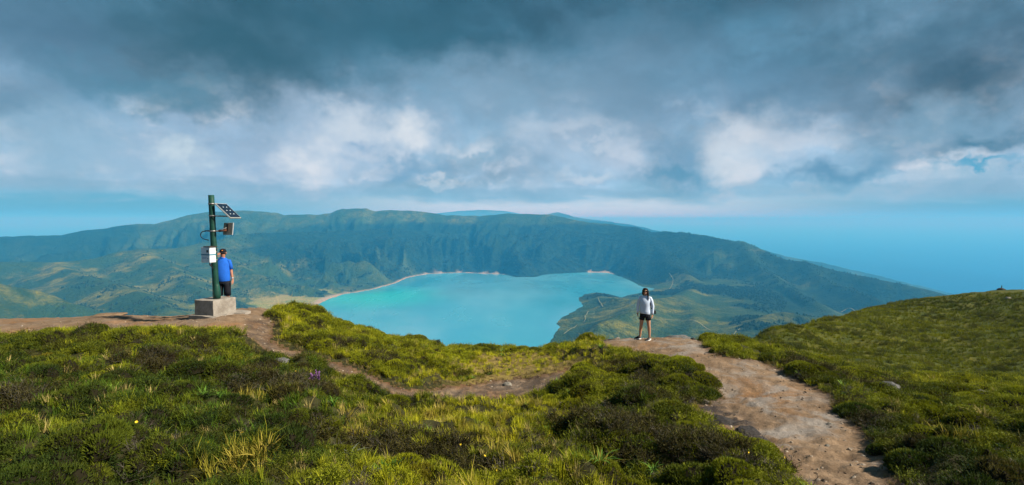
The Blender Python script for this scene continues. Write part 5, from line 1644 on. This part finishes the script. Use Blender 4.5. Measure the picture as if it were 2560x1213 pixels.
SH = {'bright': shrub_mesh(1, (0.185, 0.185, 0.010)), 'green': shrub_mesh(2, (0.085, 0.110, 0.007)), 'dark': shrub_mesh(3, (0.042, 0.064, 0.007)),
      'olive': shrub_mesh(4, (0.185, 0.165, 0.012)), 'brown': shrub_mesh(5, (0.070, 0.048, 0.026))}
for px, py, R, kind, lab in [
    (1748, 1072, .24, 'bright', 'rounded bright green shrub at the left edge of the dark rock patch'),
    (1668, 1040, .34, 'green', 'broad green shrub left of the rounded bright shrub by the rock patch'),
    (1890, 1180, .34, 'green', 'domed green shrub overhanging the dark bank at the near bend of the path'),
    (1755, 985, .38, 'green', 'low wide green shrub above the dark rock patch beside the path'),
    (1690, 950, .34, 'dark', 'dark green shrub on the mound below the path bend'),
    (1563, 888, .24, 'green', 'small green shrub just below the woman at the edge of bare ground'),
    (1590, 925, .30, 'dark', 'dark shrub halfway down the mound below the woman'),
    (1440, 880, .34, 'dark', 'dark shrub on the skyline where the saddle meets the right mound'),
    (1388, 888, .24, 'dark', 'lower dark shrub against the lake at the right end of the saddle'),
    (1402, 968, .20, 'dark', 'small dark shrub beside the right end of the bare saddle patch'),
    (1355, 992, .22, 'green', 'small green shrub just below the bare saddle patch'),
    (1115, 1020, .26, 'dark', 'dark green shrub in yellow grass just below the narrow trail'),
    (1803, 878, .34, 'green', 'dark green shrub on the skyline right of the path end'),
    (1770, 862, .22, 'bright', 'pale green shrub at the right corner of the bare path end'),
    (1852, 886, .30, 'green', 'green shrub in the dip between the path and the right hill'),
    (940, 932, .30, 'bright', 'bright green shrub overhanging the narrow trail on its far side'),
    (800, 806, .32, 'dark', 'dark green shrub topping the crest beside the sandy beach'),
    (720, 830, .34, 'dark', 'dark green shrub above the upper end of the narrow trail'),
    (880, 850, .28, 'green', 'green shrub on the skyline halfway down the left crest'),
    (985, 885, .26, 'olive', 'olive shrub low on the left crest in front of the lake'),
    (1060, 895, .24, 'brown', 'brownish shrub at the foot of the left crest before the saddle'),
    (1000, 925, .28, 'dark', 'dark shrub at the foot of the left crest above the trail'),
    (745, 1040, .34, 'olive', 'domed olive shrub below the purple heather'),
    (620, 985, .30, 'green', 'green shrub left of the purple heather'),
    (930, 1140, .30, 'olive', 'low olive shrub in the left part of the lower middle slope'),
    (1110, 1165, .30, 'dark', 'dark low shrub at the bottom middle of the picture'),
    (1020, 1200, .34, 'olive', 'olive cushion shrub at the bottom edge left of the middle'),
    (1460, 985, .30, 'olive', 'olive shrub on the left flank of the right mound'),
    (1530, 1040, .32, 'dark', 'dark shrub in the middle of the right mound'),
    (1480, 1105, .34, 'green', 'green shrub at the foot of the right mound'),
    (1620, 1110, .34, 'olive', 'olive shrub between the mound and the bottom edge'),
    (1740, 1190, .34, 'green', 'green shrub at the bottom edge left of the path'),
    (300, 940, .36, 'dark', 'dark shrub in the upper left slope below the bare crest'),
    (420, 900, .32, 'brown', 'brown shrub below the bare earth left of the block'),
    (120, 900, .34, 'olive', 'olive shrub near the left edge below the bare crest'),
    (560, 880, .30, 'green', 'green shrub straight below the concrete block'),
    (230, 1090, .34, 'green', 'green shrub in the lower left corner of the slope'),
    (450, 1130, .34, 'dark', 'dark shrub in the lower left part of the slope'),
    (2300, 1010, .40, 'dark', 'dark shrub right of the path below the grey boulder'),
    (2230, 1070, .34, 'green', 'green shrub at the right edge of the near path'),
    (2080, 955, .30, 'dark', 'dark shrub beside the right edge of the path at its bend'),
    (2420, 1130, .40, 'olive', 'olive shrub in the lower right corner of the slope'),
]:
    q = hit(px, py, GZ)
    o = link('heath_shrub', SH[kind], label=lab, category='shrub', group='heath shrubs on the slope')
    o.location = q - Vector((0, 0, .11)); s = R * random.Random(px).uniform(.9, 1.1)
    o.scale = (s, s * .95, s * random.Random(py).uniform(.85, 1.15)); o.rotation_euler = (0, 0, px * 1.7)


def rock_mesh(seed, flat=0.6, mat=None):
    r = random.Random(seed); bm = bmesh.new()
    bmesh.ops.create_icosphere(bm, subdivisions=3, radius=1)
    cuts = [(ball(r).normalized(), r.uniform(.55, .85)) for _ in range(9)]
    for v in bm.verts:
        for n, d in cuts:
            e = v.co.dot(n) - d
            if e > 0: v.co -= n * e * .9
        v.co *= 1 + .05 * math.sin(v.co.x * 9 + seed) * math.sin(v.co.y * 8) + .03 * math.sin(v.co.z * 17 + v.co.x * 11)
        v.co.z *= flat
    me = bpy.data.meshes.new('rock'); bm.to_mesh(me); bm.free(); me.materials.append(mat)
    return me


M_ROCK = solid('grey_stone', (0.15, 0.15, 0.15), 0.9, 0.2, 0, 0.45, 4, 0.8)
M_PALE = solid('pale_stone', (0.24, 0.22, 0.19), 0.9, 0.2, 0, 0.3, 4, 0.6)
M_DRK = solid('dark_stone', (0.045, 0.040, 0.040), 0.85, 0.25, 0, 0.4, 4, 0.8)
M_TAN = solid('tan_stone', (0.22, 0.15, 0.095), 0.9, 0.2, 0, 0.35, 4, 0.6)
for i, (px, py, R, mat, flat, lab) in enumerate([
    (1694, 838, .46, M_ROCK, .42, 'large low grey boulder behind the end of the path'),
    (1734, 838, .13, M_DRK, .7, 'small black rock right of the large low grey boulder'),
    (700, 900, .24, M_ROCK, .45, 'flat grey rock just below the narrow trail on the left'),
    (2222, 975, .30, M_ROCK, .7, 'grey boulder beyond the right edge of the path'),
    (2456, 995, .28, M_ROCK, .8, 'pale grey boulder low on the right hillside'),
    (2240, 829, .34, M_PALE, .7, 'small whitish rock halfway up the right hill'),
    (2520, 748, .5, M_PALE, .6, 'tiny white rock near the top right of the right hill'),
    (930, 957, .20, M_TAN, .4, 'pale tan rock in the narrow trail'),
    (1098, 988, .14, M_TAN, .6, 'small tan rock at the left of the bare saddle patch'),
    (1270, 962, .18, M_PALE, .5, 'grey-white rock in the bare saddle patch'),
    (1545, 836, .09, M_PALE, .7, 'white stone on the skyline left of the woman'),
    (1765, 1004, .09, M_PALE, .4, 'white stone on top of the dark rock patch'),
    (1405, 1012, .10, M_PALE, .7, 'white stone in the grass left of the right mound'),
    (1870, 1078, .22, M_DRK, .4, 'dark slab in the rock patch beside the path'),
    (1800, 1055, .26, M_DRK, .4, 'dark slab at the left of the rock patch'),
    (1905, 1105, .18, M_DRK, .45, 'dark stone at the lower end of the rock patch'),
    (1935, 1118, .12, M_TAN, .5, 'brown stone where the rock patch meets the path'),
    (2075, 1060, .05, M_PALE, .6, 'light pebble at the right side of the path'),
    (2070, 1115, .045, M_PALE, .6, 'light pebble low in the middle of the path'),
    (480, 795, .06, M_PALE, .6, 'pale stone on the earth left of the block'),
    (275, 779, .50, M_TAN, .28, 'low brown earth mound on the left crest'),
]):
    q = hit(px, py, GZ)
    o = link('rock' if 'mound' not in lab else 'earth_mound', rock_mesh(100 + i, flat, mat), label=lab, category='rock' if 'mound' not in lab else 'mound')
    o.location = q - Vector((0, 0, R * flat * .25)); o.scale = (R, R * .8, R); o.rotation_euler = (0, 0, i * 1.3)

# purple heather
M_PURP = leaf_material('heather_flower', color=(0.30, 0.15, 0.36), var=0.5)
M_STEM = leaf_material('heather_stem', color=(0.05, 0.075, 0.02), var=0.4)
for px, py, hgt, n, lab in ((792, 966, .27, 7, 'tall purple heather in bloom on the left slope'), (766, 976, .17, 4, 'shorter purple heather left of the tall blooming one')):
    q = hit(px, py, GZ); t_ = thing('flowering_heather', lab, 'heather', tuple(q), group='purple heather plants')
    r = random.Random(px); F, G_ = Tris(), Tris()
    for i in range(n):
        b = Vector((r.uniform(-.08, .08), r.uniform(-.06, .06), 0)); d = Vector((r.uniform(-.3, .3), r.uniform(-.3, .3), 1)).normalized(); L = hgt * r.uniform(.7, 1.1)
        for z in range(3): G_.needle(b, d, L, .006, r)
        for j in range(80):
            u = r.uniform(.45, 1.0); o_ = ball(r).normalized(); o_.z *= .5
            F.needle(b + d * L * u, (o_ + d * .4).normalized(), r.uniform(.02, .04) * (1.25 - .5 * u), .010, r)
        for j in range(10): G_.needle(b + d * L * r.uniform(.05, .5), ball(r, 0).normalized(), .05, .006, r)
    link('blossom', F.mesh('blossom', M_PURP), t_); link('stem', G_.mesh('stem', M_STEM), t_)

# strap-leaved plants: every leaf its own part
M_STRAP = leaf_material('strap_leaf', color=(0.085, 0.180, 0.022), var=0.4)
M_STRAPG = leaf_material('grey_leaf', color=(0.17, 0.19, 0.14), var=0.4)


def strap_leaf(seed):
    r = random.Random(seed); T = Tris()
    pts = [Vector((u * u * .55, 0, u - .42 * u * u)) for u in (0, .25, .5, .75, 1.0)]
    T.strip(pts, [.022, .036, .034, .024], Vector((0, 1, 0)))
    return T


LEAFS = {m.name: [strap_leaf(i).mesh('leaf', m) for i in range(2)] for m in (M_STRAP, M_STRAPG)}
for px, py, R, n, m, lab in [
    (832, 1018, .24, 12, M_STRAP, 'bright green tufted plant right of the purple heather'),
    (1500, 1168, .27, 13, M_STRAP, 'large strap-leaved green plant at the bottom below the mound'),
    (1635, 1190, .24, 11, M_STRAP, 'strap-leaved green plant right of the large one at the bottom'),
    (1608, 1125, .22, 9, M_STRAP, 'smaller strap-leaved plant above the two at the bottom'),
    (1680, 1150, .22, 9, M_STRAP, 'green leafy plant under the domed shrub left of the path'),
    (876, 1150, .24, 11, M_STRAPG, 'greyish leafy plant in the brown heath at the bottom'),
    (1075, 1095, .24, 10, M_STRAP, 'green leafy plant amid yellow grass in the middle'),
    (730, 1020, .16, 6, M_STRAP, 'little green leafy plant below the purple heather'),
    (550, 1000, .22, 9, M_STRAP, 'green leafy plant left of the olive shrub on the left slope'),
    (330, 925, .22, 8, M_STRAP, 'green leafy plant near the dark shrub on the upper left slope'),
    (640, 965, .22, 9, M_STRAPG, 'grey withered plant on the left slope'),
]:
    q = hit(px, py, GZ); t_ = thing('leafy_plant', lab, 'plant', tuple(q), group='leafy plants in the turf'); r = random.Random(px)
    for i in range(n):
        o = link('leaf', LEAFS[m.name][i % 2], t_); s = R * r.uniform(.7, 1.15); o.scale = (s * r.uniform(.7, 1.5), s, s)
        o.location = (r.uniform(-.02, .02), r.uniform(-.02, .02), 0); o.rotation_euler = (0, r.uniform(-.1, .35), 6.283 * i / n + r.uniform(-.3, .3))

# tiny yellow flowers
M_YEL = solid('yellow_petals', (0.70, 0.50, 0.03), 0.7, 0.2, 0, 0.1, 20)
T = Tris()
for i in range(8):
    a = 6.283 * i / 8; d = Vector((math.cos(a), math.sin(a), .25)).normalized()
    T.strip([Vector((0, 0, .10)), Vector((0, 0, .10)) + d * .010, Vector((0, 0, .10)) + d * .020], [.004, .007], Vector((-math.sin(a), math.cos(a), 0)))
fl = T.mesh('petals', M_YEL); T = Tris(); rr3 = random.Random(3)
for i in range(3): T.needle(Vector((0, 0, 0)), Vector((0, 0, 1)), .10, .003, rr3)
fs = T.mesh('stalk', M_STEM)
for px, py in [(12, 905), (500, 908), (540, 1130), (568, 914), (392, 957), (357, 1060), (340, 1082), (730, 945), (1150, 1130), (1195, 1165), (1860, 1155), (1960, 1165), (2250, 1135), (1625, 995), (1262, 1205), (55, 1190), (620, 1120)]:
    q = hit(px, py, GZ); t_ = thing('yellow_flower', 'tiny yellow flower standing singly in the heath', 'flower', tuple(q + Vector((0, 0, .03))), px, 'tiny yellow flowers')
    o = link('petals', fl, t_); o.scale = (.8, .8, 1.3); o.rotation_euler = (.7, 0, 0); o = link('stalk', fs, t_); o.scale = (1, 1, 1.3); o.rotation_euler = (.7, 0, 0)

# bare little bush on the skyline before the lake, and dry stalks beside it
M_TW = leaf_material('dark_twig', color=(0.022, 0.020, 0.016), var=0.4, transl=0.0)
q = hit(1094, 872, GZ); t_ = thing('bare_bush', 'tiny dark bare bush standing against the lake', 'bush', tuple(q))
r = random.Random(5); T = Tris()
for i in range(3): T.needle(Vector((0, 0, 0)), Vector((.1 * (i - 1), 0, 1)).normalized(), .22, .012, r)
for i in range(7): T.needle(Vector((0, 0, .04)), Vector((r.uniform(-.6, .4), r.uniform(-.4, .4), 1)).normalized(), r.uniform(.18, .3), .006, r)
link('stem', T.mesh('stem', M_TW), t_); T = Tris()
for i in range(90):
    d = ball(r); T.needle(Vector((.03 + d.x * .075, d.y * .07, .25 + d.z * .06)), ball(r).normalized(), r.uniform(.03, .06), .010, r)
link('crown', T.mesh('crown', M_TW), t_)
for px, py, hh in ((1076, 866, .22), (1400, 884, .16), (982, 858, .25)):
    q = hit(px, py, GZ); T = Tris()
    for i in range(4): T.needle(Vector((.015 * i, 0, -.02)), Vector((r.uniform(-.12, .12), 0, 1)).normalized(), hh * r.uniform(.7, 1.1), .005, r)
    o = link('dry_stalks', T.mesh('dry_stalks', M_TW), category='stalks', label={1076: 'thin dry stalks left of the tiny bare bush', 1400: 'thin dry stalks at the right end of the saddle', 982: 'thin dry stalks on the left crest before the lake'}[px]); o.location = q

# small marker on the far hill top
q = hit(2504, 724, GZ)
t_ = thing('marker_post', 'tiny marker post on the crest of the right hill', 'post', tuple(q))
emit('post', tube_bm([(0, 0, -.1), (0, 0, .55)], [.05, .045], 8), M_DARK, t_); emit('cairn', tube_bm([(0, 0, -.1), (0, 0, .1), (.02, 0, .22)], [.55, .42, .16], 9), M_DRK, t_)

# ------------------------------------------------------------------ haze: the damp air over the crater and the sea
m_haze = bpy.data.materials.new('haze'); m_haze.use_nodes = True
t = NT(m_haze.node_tree); t.n.clear()
pv = t.node('ShaderNodeVolumePrincipled')
pv.inputs['Color'].default_value = (0.06, 0.48, 0.95, 1)
pv.inputs['Absorption Color'].default_value = (0.68, 0.30, 1, 1)
pv.inputs['Density'].default_value = 0.00014
pv.inputs['Anisotropy'].default_value = 0.0
mo = t.node('ShaderNodeOutputMaterial'); t.l.new(pv.outputs[0], mo.inputs['Volume'])
bm = bmesh.new()
x0, x1, y0, y1, z0, z1 = -92000, 92000, -4000, 92000, SEA_Z - 75, 175
vs = [bm.verts.new(v) for v in ((x0, y0, z0), (x1, y0, z0), (x1, y1, z0), (x0, y1, z0), (x0, y0, z1), (x1, y0, z1), (x1, y1, z1), (x0, y1, z1))]
for f in ((0, 3, 2, 1), (4, 5, 6, 7), (0, 1, 5, 4), (1, 2, 6, 5), (2, 3, 7, 6), (3, 0, 4, 7)): bm.faces.new([vs[i] for i in f])
me = bpy.data.meshes.new('haze'); bm.to_mesh(me); me.materials.append(m_haze)
link('haze', me, kind='stuff', label='pale blue damp haze over the crater and sea', category='haze')
